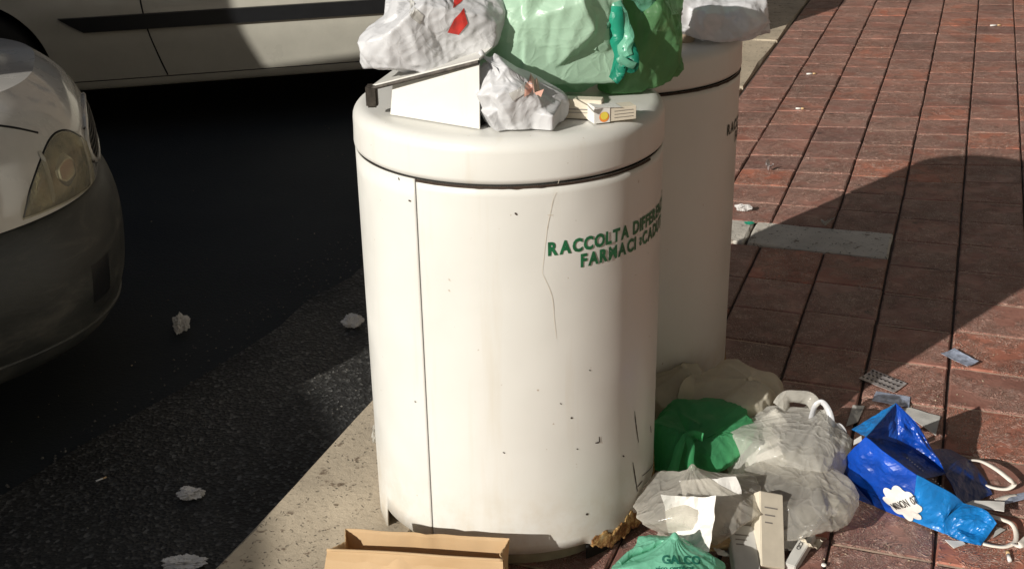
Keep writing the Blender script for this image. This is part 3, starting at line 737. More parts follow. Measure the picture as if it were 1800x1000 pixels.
# unseen van added beyond the grey car to shade the road and white car
vn, vs_ = make_car('white_car', 'black', 4.4, 1.84, 5.0, WB, WP, lambda x: .95 + .25 * min(1, -x / .9), (-.2, -.55, -4.2, -4.33, 2.14), (-.8, -3.5), arch=.33)
vn.location = (-3.10, 3.98, RZ); vn.rotation_euler.z = RG
tag(vn, 'tall white delivery van added unseen beyond the grey hatchback to shade the road and the white car', 'van', 'cars parked along the kerb'); vn.name = 'shade_van'
# ------------------------------------------------------------------ film bags: a small cloth solver
def ico(n):
    bm = bmesh.new(); bmesh.ops.create_icosphere(bm, subdivisions=n, radius=1)
    V = np.array([v.co[:] for v in bm.verts]); F = np.array([[v.index for v in f.verts] for f in bm.faces]); bm.free(); return V, F
def edges_of(F):
    E = np.concatenate([F[:, [0, 1]], F[:, [1, 2]], F[:, [2, 0]]]); E.sort(axis=1); return np.unique(E, axis=0)
def subdivide(P, F, extra):
    E = edges_of(F); key = {}; n = len(P)
    lut = E[:, 0].astype(np.int64) * 1000003 + E[:, 1]; order = np.argsort(lut); sl_ = lut[order]
    def mid(a, b):
        lo = np.minimum(a, b).astype(np.int64); hi = np.maximum(a, b); return n + order[np.searchsorted(sl_, lo * 1000003 + hi)]
    M = [np.concatenate([p, (p[E[:, 0]] + p[E[:, 1]]) / 2]) for p in [P] + extra]
    a, b, c = F.T; ab, bc, ca = mid(a, b), mid(b, c), mid(c, a)
    return M[0], np.concatenate([np.stack(x, 1) for x in ((a, ab, ca), (b, bc, ab), (c, ca, bc), (ab, bc, ca))]), M[1:]
def nbrs(F, n):
    E = edges_of(F); A = np.concatenate([E, E[:, ::-1]]); A = A[np.argsort(A[:, 0], kind='stable')]
    cnt = np.bincount(A[:, 0], minlength=n); mx = cnt.max(); st = np.concatenate([[0], np.cumsum(cnt)[:-1]])
    pos = np.arange(len(A)) - st[A[:, 0]]; NB = np.repeat(np.arange(n)[:, None], mx, 1); MK = np.zeros((n, mx))
    NB[A[:, 0], pos] = A[:, 1]; MK[A[:, 0], pos] = 1; return NB, MK
def vnormals(P, F):
    fn = np.cross(P[F[:, 1]] - P[F[:, 0]], P[F[:, 2]] - P[F[:, 0]]); vn = np.zeros_like(P)
    for k in range(3):
        for c in range(3): vn[:, c] += np.bincount(F[:, k], fn[:, c], len(P))
    return vn / (np.linalg.norm(vn, axis=1, keepdims=True) + 1e-12)
class Box:
    def __init__(s, c, h, rot): s.c = np.array(c); s.h = np.array(h); s.M = np.array(Euler(rot).to_matrix())
    def push(s, P, mg):     # keep points outside
        L = (P - s.c) @ s.M; q = s.h + mg - np.abs(L); ins = (q > 0).all(1)
        if ins.any():
            Li = L[ins]; qi = q[ins]; ax = qi.argmin(1); r = np.arange(len(Li)); sg = np.sign(Li[r, ax]); sg[sg == 0] = 1; Li[r, ax] += sg * qi[r, ax]; P[ins] = Li @ s.M.T + s.c
class Ball:
    def __init__(s, c, h): s.c = np.array(c, float); s.h = np.array(h, float)
    def push(s, P, mg):
        L = (P - s.c) / (s.h + mg); d = np.linalg.norm(L, axis=1); ins = d < 1
        if ins.any(): P[ins] = s.c + L[ins] / (d[ins, None] + 1e-9) * (s.h + mg)
class Drum:
    def __init__(s, c, top=BH + .002, r=BR): s.c = np.array(c[:2]); s.top = top; s.r = r
    def push(s, P, mg):
        d = P[:, :2] - s.c; L = np.linalg.norm(d, axis=1); ins = (L < s.r + mg) & (P[:, 2] < s.top + mg)
        up = ins & ((P[:, 2] > s.top - .05) & (L < s.r - .0)); P[up, 2] = s.top + mg
        side = ins & ~up; P[side, :2] = s.c + d[side] / (L[side, None] + 1e-9) * (s.r + mg)
class Core:
    """what is inside the bag, seen from its middle: the film never comes nearer than the outermost carton in that direction"""
    def __init__(s, c, boxes, rad, rot, floor): s.c = np.array(c, float); s.b = boxes; s.rad = rad; s.rot = rot; s.floor = floor
    def push(s, P, mg):
        d = P - s.c; L = np.linalg.norm(d, axis=1) + 1e-9; D = d / L[:, None]; r = s.floor / np.linalg.norm((D @ s.rot) / s.rad, axis=1)
        for b in s.b:
            o = (s.c - b.c) @ b.M; e = D @ b.M; e = np.where(np.abs(e) < 1e-6, 1e-6, e); t2 = ((np.sign(e) * b.h - o) / e).min(1); t1 = ((-np.sign(e) * b.h - o) / e).max(1)
            r = np.maximum(r, np.where(t2 > np.maximum(t1, 0), t2, 0))
        r += mg; k = L < r; P[k] = s.c + D[k] * r[k, None]
D1, D2_ = Drum(B1), Drum(B2)
class Ground:
    def push(s, P, mg): P[:, 2] = np.maximum(P[:, 2], .0025)
GR = Ground()
SOLID = [D1, D2_, GR]
def film(name, c, rad, mat, rot=(0, 0, 0), contents=(), loose=1.12, suck=9.0, grav=6.0, knot=None, seed=0, lv=(4, 5, 6), steps=(14, 9, 5), solids=None, pinch=.93, parent=None, keep=.8, noise_a=.17, fine=1.03, floor=.5, comp=.8, relax=7):
    rs = np.random.RandomState(seed); P, F = ico(lv[0]); rot = np.array(Euler(rot).to_matrix()); rad = np.array(rad); U0 = P.copy()
    NP = 22; pn = rs.normal(0, 1, (NP, 3)); pn /= np.linalg.norm(pn, axis=1, keepdims=True); phh = rs.uniform(.82, 1.06, NP)
    an_ = np.array([1, 1, .42]); cr = [(rs.normal(0, 1, 3) * fq * an_, rs.uniform(0, 6), rs.normal(0, 1, 3) * fq * .6, am) for fq, am in [(1.8, 1.0)] * 4 + [(4.2, .5)] * 4 + [(10, .13)] * 5 + [(26, .05)] * 6]
    def shape(Us, lvl=0):
        Us = Us / np.linalg.norm(Us, axis=1, keepdims=True)
        dt_ = Us @ pn.T; r = np.where(dt_ > .15, phh / np.maximum(dt_, .15), 9).min(1); r = np.minimum(r, 1.25)
        # folds: sharp valleys of warped waves, many directions
        f = np.zeros(len(Us)); tri = lambda x: np.abs((x / np.pi) % 2 - 1)
        for k, p, w2, am in cr:
            warp = .35 * np.sin(Us @ w2 + p * 1.7); f += am * (tri(Us @ k + p + warp) - .5)
        r = r * (1 + noise_a * f * .75)
        if knot is not None:      # pleats gathered towards the knot
            th = np.arctan2(Us[:, 1], Us[:, 0]) + .5 * np.sin(Us @ cr[0][0] + 1); z = np.clip((Us[:, 2] - .05) / .9, 0, 1) ** 1.6
            pl = .6 * tri(th * 2.5 + np.sin(th + seed) * 2) + .5 * tri(th * 6 + 3 * np.sin(th * 2 + seed)) + .35 * tri(th * 13 + 4 * np.sin(th * 3 + seed * 2))
            r = r * (1 - z * .13 * (1.1 - pl))
        return (Us * r[:, None] * rad) @ rot.T + np.array(c)
    solids = SOLID if solids is None else solids; core = Core(c, list(contents), rad, rot, floor)
    P, F = ico(lv[-1]); n_ = len(P); S0 = shape(P); U0 = P; Q = S0.copy(); core.push(Q, .002)
    NB, MK = nbrs(F, n_); cnt = MK.sum(1, keepdims=True)
    RL = np.linalg.norm(S0[:, None] - S0[NB], axis=2) * loose
    if knot is not None:
        Ul = U0; pin = Ul[:, 2] > pinch; kp_ = np.array(knot); k = np.clip((Ul[:, 2] - .35) / (pinch - .35), 0, 1)[:, None] ** 2.2
        tip = kp_ + (Ul * np.array([1, 1, 0])) @ rot.T * .02 + np.array([0, 0, 1]) * ((Ul[:, 2:] - pinch) / (1 - pinch)) * .008
        Q = Q * (1 - k) + tip * k; S0 = Q.copy()
    else: S0 = Q.copy()
    for s in range(relax):
        d = Q[:, None] - Q[NB]; L = np.linalg.norm(d, axis=2) + 1e-9; cor = ((RL - L) / L * MK); cor = np.clip(np.where(L > RL, cor, cor * comp), -.5, .5)
        Q = Q + (d * cor[:, :, None]).sum(1) / cnt * .7; Q = Q + (S0 - Q) * .06
        for o in solids: o.push(Q, .003)
        if s % 3 == 0: core.push(Q, .002)
    P = Q
    # one light smoothing pass removes solver jitter
    NB, MK = nbrs(F, len(P)); P = P * .9 + ((P[NB] * MK[:, :, None]).sum(1) / MK.sum(1, keepdims=True)) * .1
    for o in solids: o.push(P, .002)
    b = P.mean(0); org = Vector((b[0], b[1], P[:, 2].min()))
    o = mesh(name, P - np.array(org), F.tolist(), mat, parent, True)
    if parent is None: o.location = org
    else: o.location = org - parent.location
    e = np.abs(P - b).max(0) * keep; SOLID.append(Ball((P.max(0) + P.min(0)) / 2, (P.max(0) - P.min(0)) / 2 * keep)) if keep else None
    return o, P
def rboxes(c, spread, n, size, seed):
    rr = random.Random(seed); out = []
    for i in range(n):
        out.append(Box([c[k] + rr.uniform(-spread[k], spread[k]) for k in range(3)], [size * rr.uniform(.35, 1), size * rr.uniform(.3, .8), size * rr.uniform(.2, .5)], [rr.uniform(-.9, .9) for _ in range(3)]))
    return out
def sub_boxes(par, boxes, mat='paper', name='carton', which=None):
    for i, b in enumerate(boxes):
        if which and i not in which: continue
        V, F = box_vf(-b.h * .93, b.h * .93, .001); M = Matrix(b.M.tolist()); org = par.location
        mesh(name, [M @ v + Vector(b.c) - org for v in V], F, mat, par)
def scene_ray(par, p, d):
    """first hit on one mesh thing"""
    me = par.data; bv = getattr(scene_ray, 'c', {}).get(par.name)
    if bv is None:
        bv = BVHTree.FromPolygons([par.location + v.co for v in me.vertices], [list(q.vertices) for q in me.polygons]); scene_ray.c = {**getattr(scene_ray, 'c', {}), par.name: bv}
    return bv.ray_cast(p, d)
def decal(par, name, V2, F, o, u, v, mat, scale, lift=.0015):
    """flat print pushed onto a crumpled film along the print's own normal"""
    u = Vector(u).normalized(); v = Vector(v); v = (v - u * v.dot(u)).normalized(); n = u.cross(v); out = []
    for q in V2:
        p = Vector(o) + u * q.x * scale + v * q.y * scale; h = scene_ray(par, p + n * .25, -n)
        out.append((h[0] + n * lift) if h[0] is not None else (p))
    return mesh(name, [q - par.location for q in out], F, mat, par)
def dense_poly(pts, k=4):
    """grid-filled copy of a polygon so that a print can follow folds"""
    bm = bmesh.new(); vs = [bm.verts.new((p[0], p[1], 0)) for p in pts]; bm.faces.new(vs); bmesh.ops.triangulate(bm, faces=bm.faces[:])
    for _ in range(k): bmesh.ops.subdivide_edges(bm, edges=[e for e in bm.edges if e.calc_length() > .12], cuts=1); bmesh.ops.triangulate(bm, faces=bm.faces[:])
    V = [v.co.copy() for v in bm.verts]; F = [[v.index for v in f.verts] for f in bm.faces]; bm.free(); return V, F
def carton(name, corner_px, base_y, **kw): pass
def oriented_box(name, c, half, rz, mat, parent=None, tilt=(0, 0), bev=.001, loc_parent=False):
    V, F = box_vf(-Vector(half), Vector(half), bev); M = Euler((tilt[0], tilt[1], rz)).to_matrix()
    o = mesh(name, [M @ v for v in V], F, mat, parent); o.location = c if parent is None else Vector(c) - parent.location; return o

# --- on the near bin -------------------------------------------------
import time; T0 = time.time()
flapbox = Box(list(B1 + Vector((-.15, .02, BH + .02))), [.10, .13, .03], (0, -.27, 0))
SOLID.append(flapbox)
# pale green bag holding a big carton
c = at(965, 78, Y=2.17)
bx = [Box([c.x + .02, c.y + .01, .965], [.085, .075, .085], (0, .05, .25)), Box([c.x - .05, c.y, .93], [.05, .06, .05], (.2, .2, .5))]
pg, _ = film('pale_green_bag', (c.x + .005, c.y, .975), (.118, .10, .125), 'pale_green', contents=bx, loose=1.1, suck=14, seed=3, knot=(c.x + .02, c.y + .02, 1.13), keep=.85)
tag(pg, 'big pale green bag stretched over a square carton on the nearer bin', 'plastic bag', 'rubbish bags heaped on the bins')
# darker green bag to its right
c = at(1110, 70, Y=2.25)
bx = rboxes((c.x, c.y, .93), (.04, .03, .05), 5, .055, 5)
gb, _ = film('green_bag', (c.x + .0, c.y, .955), (.095, .09, .135), 'green', contents=bx, loose=1.15, suck=12, seed=8, knot=(c.x - .03, c.y - .02, 1.10), keep=.85)
tag(gb, 'see-through green bag with knotted teal handles at the right rim of the nearer bin', 'plastic bag', 'rubbish bags heaped on the bins')
sub_boxes(gb, bx, 'greypaper')
def pts(*a): return [at(x, y, Y=Y) for x, y, Y in a]
def rib(par, P, w, mat, seed, nrm=(0, -1, .3), name='handle'):
    o = ribbon(name, [p - par.location for p in P], w, nrm, mat, par, .001, .5, 8, seed); return o
rib(gb, pts((1082, -5, 2.13), (1062, 20, 2.12), (1056, 40, 2.115), (1066, 45, 2.11), (1074, 25, 2.12), (1078, 0, 2.13), (1076, -20, 2.14)), .012, 'teal_light' if 'teal_light' in MT else 'mint', 1)
rib(gb, pts((1080, 5, 2.125), (1090, 35, 2.115), (1103, 62, 2.11), (1098, 85, 2.105), (1102, 100, 2.10)), (.028, .022), 'mint', 2)
rib(gb, pts((1080, 0, 2.13), (1082, 30, 2.115), (1086, 70, 2.112), (1092, 100, 2.105), (1084, 135, 2.10)), (.024, .03), 'teal', 3)
rib(gb, pts((1104, 80, 2.105), (1112, 100, 2.10), (1110, 118, 2.095), (1094, 112, 2.09), (1088, 128, 2.09), (1078, 142, 2.09)), .02, 'teal', 4)
rib(gb, pts((1102, 118, 2.09), (1090, 104, 2.085), (1104, 112, 2.085), (1116, 116, 2.09)), .014, 'mint', 5)
rib(gb, pts((1060, 45, 2.115), (1052, 65, 2.11), (1044, 88, 2.11)), (.012, .005), 'pale_green', 6)
rib(gb, pts((1090, -10, 2.13), (1120, -8, 2.14), (1142, 15, 2.16)), (.02, .03), 'mint', 9)
# big white bag on the flap
c = at(752, 78, Y=2.10)
bx = rboxes((c.x, c.y + .02, .99), (.05, .03, .03), 5, .055, 21)
wb, _ = film('white_bag', (c.x - .008, c.y, .98), (.112, .088, .088), 'white_bag', rot=(0, -.3, 0), contents=bx, loose=1.2, suck=9, seed=21, knot=(c.x + .04, c.y - .01, 1.075), keep=.8, noise_a=.18)
tag(wb, 'big white bag with red print slumped over the open flap of the nearer bin', 'plastic bag', 'rubbish bags heaped on the bins')
V, F = dense_poly([(0, 0), (.4, .15), (1, .6), (.75, .7), (.5, 1), (.3, .6), (.05, .5)]); decal(wb, 'red_print', V, F, at(795, 22, Y=2.0), (1, 0, 0), (0, 0, 1), 'red', .026)
V, F = dense_poly([(0, 0), (.5, -.2), (1, .3), (.9, 1), (.4, .6)]); decal(wb, 'red_print', V, F, at(785, 66, Y=2.0), (1, 0, .1), (0, 0, 1), 'red', .035)
V, F = dense_poly([(0, 0), (.5, -.1), (.8, .3), (.9, 1), (.3, .5)]); decal(wb, 'grey_print', V, F, at(738, 48, Y=2.0), (.2, 0, 1), (-1, 0, .2), 'greypaper', .03)
V, F = text_mesh('o a', .03); decal(wb, 'print', V, F, at(780, 8, Y=2.0), (.9, 0, .5), (-.4, 0, 1), 'blackprint', .014)
# small white bag sagging in front
c = at(908, 150, Y=1.985)
bx = [Box([c.x - .01, 1.995, .875], [.045, .03, .022], (.1, -.5, .3)), Box([c.x + .035, 1.985, .862], [.03, .025, .015], (.2, .1, -.3)), Box([c.x - .025, 2.005, .91], [.03, .03, .025], (.3, -.9, .1))]
wb2, _ = film('small_white_bag', (c.x - .005, 2.0, .888), (.072, .052, .058), 'white_bag', rot=(0, .5, 0), contents=bx, loose=1.14, suck=12, seed=33, knot=(c.x - .055, 2.01, .955), keep=.8, lv=(4, 5, 6))
tag(wb2, 'small white bag with faded orange print drooping at the mouth of the chute', 'plastic bag', 'rubbish bags heaped on the bins')
V, F = dense_poly([(0, 0), (.9, .35), (1.1, .75), (.1, .5)]); decal(wb2, 'orange_print', V, F, at(922, 186, Y=1.9), (1, 0, .1), (0, 0, 1), simple('faded_orange_print', (.72, .42, .33), .6), .03)
V, F = dense_poly([(0, .5), (.2, 0), (.9, .3), (1, .75)]); decal(wb2, 'grey_print', V, F, at(896, 192, Y=1.9), (1, 0, .1), (0, 0, 1), 'greypaper', .028)
# two cream medicine cartons
z0 = BH + .003
m1 = oriented_box('medicine_carton', at(1022, 166, Y=2.035) * 1, (.036, .012, .0165), -.22, 'card'); m1.location.z = z0 + .0165
tag(m1, 'closed cream medicine carton lying behind the one with a yellow disc', 'carton', 'medicine cartons on the nearer bin')
mesh('print_line', *box_vf((-.03, -.0128, -.001), (.012, -.0121, .001)), 'greyprint', m1); mesh('print_line', *box_vf((-.03, -.0128, -.006), (.03, -.0121, -.005)), 'greyprint', m1)
for o in m1.children: o.rotation_euler.z = -.22
c = at(1080, 178, Y=2.005); m2 = empty('medicine_carton', (c.x, c.y, z0), .32)
tag(m2, 'medicine carton with a yellow disc on its white end, flap open, on the nearer bin', 'carton', 'medicine cartons on the nearer bin')
mesh('tray', *box_vf((-.034, -.0, 0), (.04, .028, .023), .0008), 'card', m2)
mesh('end_flap', *box_vf((-.0362, -.001, .0), (-.0345, .029, .028)), 'paper', m2)
mesh('top_flap', [Vector(p) for p in ((-.036, -.002, .0285), (.012, -.003, .0235), (.012, .029, .024), (-.036, .029, .0285), (-.036, -.002, .0275), (.012, -.003, .0232), (.012, .029, .0235), (-.036, .029, .0275))], [(0, 1, 2, 3), (7, 6, 5, 4), (0, 4, 5, 1), (1, 5, 6, 2), (2, 6, 7, 3), (3, 7, 4, 0)], 'paper', m2)
mesh('front_label', *box_vf((-.036, -.0012, .0), (-.008, -.0003, .026)), 'paper', m2)
def disc2(r, n=20): return [Vector((r * math.cos(6.2832 * k / n), r * math.sin(6.2832 * k / n), 0)) for k in range(n)], [tuple(range(n))]
V, F = disc2(.0088); mesh('orange_disc', [Vector((-.0185 + v.x, -.0016, .010 + v.y)) for v in V], F, 'orange', m2)
V, F = disc2(.0068); mesh('yellow_disc', [Vector((-.0185 + v.x, -.002, .012 + v.y)) for v in V], F, 'yellow', m2)
for k in range(3): mesh('print_line', *box_vf((.0, -.0008, .006 + k * .0055), (.034, -.0003, .0068 + k * .0055)), 'greyprint', m2)

# --- on the far bin --------------------------------------------------
c = at(1245, 38, Y=2.68)
wp, _ = film('white_paper_bag', (c.x + .005, c.y, .895), (.135, .13, .075), 'white_bag', contents=rboxes((c.x, c.y, .88), (.06, .05, .02), 5, .05, 44), loose=1.25, suck=10, seed=44, keep=.8, noise_a=.22, knot=(c.x - .02, c.y, .96))
tag(wp, 'crumpled white bag spilling over the right rim of the farther bin', 'plastic bag', 'rubbish bags heaped on the bins')
def cup(name, p, r0, r1, h, mat, tilt, label, cat, grp=None):
    prof = [(.0005, 0), (r0, 0), (r0 * 1.02, .002), (r1, h), (r1 + .0015, h + .001), (r1 - .001, h), (r0 - .001, .004)]
    V, F = [], []; n = 24
    for r, z in prof: V += [Vector((r * math.cos(6.2832 * k / n), r * math.sin(6.2832 * k / n), z)) for k in range(n)]
    F = [(i * n + k, i * n + (k + 1) % n, (i + 1) * n + (k + 1) % n, (i + 1) * n + k) for i in range(len(prof) - 1) for k in range(n)]
    o = mesh(name, V, F, mat, None, True); o.location = p; o.rotation_euler = tilt; return tag(o, label, cat, grp)
cup('plastic_cup', at(1176, 62, Y=2.60), .018, .026, .06, 'cup', (0.3, 0, 0), 'beige plastic cup standing between the green bag and the white bag', 'cup')
cup('plastic_cup', at(1200, 75, Y=2.62), .022, .03, .055, 'cup', (.1, .1, 0), 'wider brown cup beside the crumpled white bag on the farther bin', 'cup')
cup('pill_pot', at(1152, 45, Y=2.50), .012, .013, .04, 'foil', (.5, .5, 0), 'small grey pill pot tilted against the green bag', 'pot')
o = oriented_box('medicine_carton', at(1152, 4, Y=2.46), (.014, .01, .02), .3, 'orange', tilt=(.4, .3)); tag(o, 'small orange and white medicine carton squeezed in at the top between the bags', 'carton')
mesh('white_end', *[x for x in box_vf((-.0142, -.0102, -.021), (.0142, .0102, -.011))], 'paper', o).rotation_euler = (.4, .3, .3)
print('bin-top bags', time.time() - T0)
# --- heap at the foot of the bins -----------------------------------
def gp_(px, py, z): return at(px, py, z=z)
# pale cream bag tucked against the far bin
c = gp_(1215, 735, .06)
cb, _ = film('cream_bag', (c.x - .02, 2.47, .07), (.085, .09, .085), 'cream', contents=rboxes((c.x - .02, 2.5, .07), (.04, .04, .04), 4, .05, 51), loose=1.15, suck=9, seed=51, knot=(c.x - .01, 2.46, .15), keep=.8)
tag(cb, 'cream bag with faint green print tucked against the foot of the farther bin', 'plastic bag', 'rubbish bags heaped on the pavement')
# knotted pale bag behind
c = gp_(1305, 730, .06)
kb, _ = film('knotted_bag', (c.x, c.y + .02, .08), (.105, .10, .09), 'cream', contents=rboxes((c.x, c.y + .03, .06), (.04, .04, .02), 5, .045, 61), loose=1.18, suck=8, seed=61, knot=(c.x + .005, c.y - .03, .165), keep=.8)
tag(kb, 'knotted beige bag with two hanging tails, at the back of the heap', 'plastic bag', 'rubbish bags heaped on the pavement')
rib(kb, pts((1318, 698, c.y - .03), (1312, 720, c.y - .06), (1304, 745, c.y - .10), (1298, 765, c.y - .12)), (.010, .018), 'cream', 11, name='tail')
rib(kb, pts((1324, 700, c.y - .03), (1326, 715, c.y - .05), (1316, 740, c.y - .08), (1308, 768, c.y - .11)), (.012, .02), 'cream', 12, name='tail')
rib(kb, pts((1318, 700, c.y - .02), (1300, 690, c.y - .01), (1280, 684, c.y + .0)), (.012, .03), 'cream', 13, name='tail')
# clear bag full of white cartons
c = gp_(1390, 790, .07)
bx = rboxes((c.x, c.y, .075), (.07, .05, .03), 9, .05, 71)
cw, _ = film('clear_bag', (c.x, c.y, .085), (.125, .11, .085), 'milky', contents=bx, loose=1.12, suck=9, seed=71, knot=(c.x + .08, c.y + .05, .13), keep=.8)
tag(cw, 'milky bag packed with white cartons, looped handles towards the blue shopper', 'plastic bag', 'rubbish bags heaped on the pavement')
sub_boxes(cw, bx, 'paper')
Yh = c.y + .02
rib(cw, pts((1425, 740, Yh), (1432, 715, Yh + .03), (1444, 706, Yh + .03), (1456, 720, Yh + .02), (1462, 745, Yh), (1458, 765, Yh - .03)), .012, 'white_bag', 14)
rib(cw, pts((1462, 775, Yh - .03), (1466, 752, Yh), (1476, 748, Yh), (1485, 765, Yh - .02), (1480, 795, Yh - .05)), .01, 'white_bag', 15)
rib(cw, pts((1370, 715, Yh + .04), (1385, 697, Yh + .05), (1420, 700, Yh + .05), (1436, 716, Yh + .03)), .03, 'milky', 16)
# bright green bag
c = gp_(1230, 800, .06)
bgb, _ = film('bright_green_bag', (c.x + .01, c.y + .03, .09), (.10, .09, .085), 'bright_green', contents=rboxes((c.x, c.y + .03, .08), (.04, .03, .02), 4, .05, 81), loose=1.2, suck=8, seed=83, knot=(c.x - .02, c.y - .045, .125), pinch=.95, keep=.8)
tag(bgb, 'bright green knotted bag pressed between the two bins and the heap', 'plastic bag', 'rubbish bags heaped on the pavement')
rib(bgb, pts((1205, 765, c.y - .06), (1195, 785, c.y - .075), (1188, 810, c.y - .085), (1182, 830, c.y - .09)), (.012, .022), 'bright_green', 21)
rib(bgb, pts((1205, 765, c.y - .06), (1215, 785, c.y - .08), (1212, 815, c.y - .09), (1225, 832, c.y - .09)), (.012, .02), 'bright_green', 22)
rib(bgb, pts((1203, 768, c.y - .06), (1220, 762, c.y - .05), (1236, 768, c.y - .06)), (.012, .02), 'bright_green', 23)
# clear bag with crumpled white paper, in front
c = gp_(1245, 915, .05)
bx = [Box([c.x + .015, c.y, .075], [.035, .04, .045], (.35, .1, .25)), Box([c.x - .045, c.y + .01, .05], [.035, .04, .035], (.2, .3, -.3)), Box([c.x + .065, c.y + .01, .045], [.025, .035, .03], (.3, .5, .5))]
cf, _ = film('clear_bag', (c.x + .0, c.y + .01, .075), (.108, .082, .072), 'clear', contents=bx, loose=1.14, suck=10, seed=91, knot=(c.x - .03, c.y + .03, .15), keep=.75)
tag(cf, 'clear bag with folded white papers inside, right beside the rusted foot of the bin', 'plastic bag', 'rubbish bags heaped on the pavement')
def crumpled(name, px, py, Y, w, h, mat, rz, tilt, seed, amp=.006, parent=None, n=14, cut=None, folds=3):
    """a sheet of paper with folds and a little thickness"""
    rr = random.Random(seed); V, F = [], []; fl_ = [(rr.uniform(-.4, .4), rr.uniform(0, 3.14), rr.uniform(-1, 1)) for _ in range(folds)]
    for s in (0, 1):
        for j in range(n + 1):
            for i in range(n + 1):
                x, y = i / n - .5, j / n - .5; z = 0
                for o_, a_, k_ in fl_: z += k_ * abs((x * math.cos(a_) + y * math.sin(a_)) - o_) * amp * 5
                z += amp * noise.noise(Vector((x * 3 + seed, y * 3, 1))) + amp * .4 * noise.noise(Vector((x * 9, y * 9, seed)))
                jag = .04 * noise.noise(Vector((x * 5, y * 5, seed + 5)))
                V.append(Vector(((x + jag * (abs(x) > .49)) * w, (y + jag * (abs(y) > .49)) * h, z - s * .0007)))
    m = (n + 1) ** 2
    for j in range(n):
        for i in range(n): a = j * (n + 1) + i; F.append((a, a + 1, a + n + 2, a + n + 1)); F.append((m + a, m + a + n + 1, m + a + n + 2, m + a + 1))
    ring = [i for i in range(n + 1)] + [(n + 1) * j + n for j in range(1, n + 1)] + [(n + 1) * n + i for i in range(n - 1, -1, -1)] + [(n + 1) * j for j in range(n - 1, 0, -1)]
    for k in range(len(ring)): a, b = ring[k], ring[(k + 1) % len(ring)]; F.append((a, m + a, m + b, b))
    M = Euler((tilt[0], tilt[1], rz)).to_matrix(); V = [M @ v for v in V]; zmin = min(v.z for v in V)
    p = at(px, py, Y=Y) if Y else at(px, py, z=.0)
    if not Y: p.z = .002 - zmin
    o = mesh(name, V, F, mat, parent); o.location = p if parent is None else p - parent.location; return o
crumpled('folded_paper', 1262, 900, c.y - .045, .105, .13, 'paper', .25, (1.0, .1), 3, .008, cf)
crumpled('folded_paper', 1222, 925, c.y - .055, .095, .10, 'paper', -.35, (.9, -.15), 5, .010, cf)
crumpled('folded_paper', 1322, 915, c.y - .02, .055, .06, simple('pinkish_paper', (.66, .56, .5), .8), .4, (.8, .3), 8, .016, cf)
crumpled('brown_scrap', 1268, 952, c.y - .075, .05, .03, 'kraft', .1, (.9, 0), 18, .012, cf)
# grey see-through bag spread on the right
c = gp_(1400, 885, .035)
gg, _ = film('clear_bag', (c.x, c.y + .0, .06), (.115, .11, .065), 'clear', contents=rboxes((c.x, c.y - .01, .035), (.04, .05, .01), 4, .045, 101), loose=1.15, suck=7, seed=101, knot=(c.x + .05, c.y + .10, .11), keep=.7)
tag(gg, 'slack grey see-through bag lying between the milky bag and the small leaflet', 'plastic bag', 'rubbish bags heaped on the pavement')
crumpled('leaflet', 1372, 905, c.y - .03, .07, .05, 'greypaper', .5, (.5, .1), 28, .004, gg); crumpled('leaflet', 1412, 915, c.y - .02, .05, .08, 'card', -.5, (.3, .1), 29, .004, gg)
# tall cream carton standing at the bottom
def stand_carton(pxs, Yc, mat, label, name='carton', w=.045, h=.13, d=.03, rz=.3, tilt=(.45, .12)):
    p = at(*pxs, Y=Yc); o = oriented_box(name, p, (w / 2, d / 2, h / 2), rz, mat, tilt=tilt, bev=.0015); return tag(o, label, 'carton')
st = stand_carton((1342, 985), 1.97, 'card', 'tall cream carton with its lit white side up, at the bottom of the heap', w=.052, h=.14, d=.045, rz=.25, tilt=(-.75, .35))
st.location.z = max(st.location.z, .05)
st2 = stand_carton((1305, 985), 1.93, 'greypaper', 'grey carton half shaded beside the tall cream one', w=.05, h=.10, d=.02, rz=.1, tilt=(-1.1, .2)); st2.location.z = max(st2.location.z, .035)
st3 = stand_carton((1405, 985), 1.955, 'greypaper', 'slim grey medicine carton printed with black capitals', name='medicine_carton', w=.022, h=.095, d=.02, rz=-.62, tilt=(-1.35, 0)); st3.location.z = max(st3.location.z, .014)
V, F = text_mesh('ENECID', .03)
decal(st3, 'print', V, F, at(1388, 995, z=.1), st3.rotation_euler.to_matrix() @ Vector((0, 0, 1)), (0, 1, 0), 'blackprint', .001) if 0 else None
M = Euler((-1.35, 0, -.62)).to_matrix()
for k, s_ in ((.0, 'CO.ENECID'), ):
    mesh('print', [M @ Vector((-.006 + v.y * .011, .0106, -.036 + v.x * .012)) for v in V], F, 'blackprint', st3)
    mesh('print', [M @ Vector((-.006 + v.y * .011, -.0106, .036 - v.x * .012)) for v in V], F, 'blackprint', st3)
# mint bag cut by the lower edge of the picture
c = gp_(1170, 1010, .05)
mb, _ = film('mint_bag', (c.x, c.y, .06), (.088, .08, .062), 'mint', contents=rboxes((c.x, c.y, .05), (.035, .03, .01), 4, .045, 111), loose=1.18, suck=9, seed=111, knot=(c.x + .015, c.y + .01, .125), keep=.8)
tag(mb, 'mint green carrier bag with dark lettering, knotted, nearest the camera', 'plastic bag', 'rubbish bags heaped on the pavement')
rib(mb, pts((1090, 990, c.y - .02), (1110, 972, c.y), (1140, 962, c.y + .01), (1162, 954, c.y + .02), (1172, 960, c.y + .01), (1170, 975, c.y)), .013, 'mint', 31)
rib(mb, pts((1164, 956, c.y + .02), (1152, 970, c.y + .01), (1146, 985, c.y)), .012, 'mint', 32)
V, F = text_mesh('GALCO', .04); decal(mb, 'lettering', V, F, at(1160, 990, Y=c.y - .02), (1, 0, -.05), (0, .6, .8), simple('dark_teal_print', (.01, .12, .08), .5), .020)
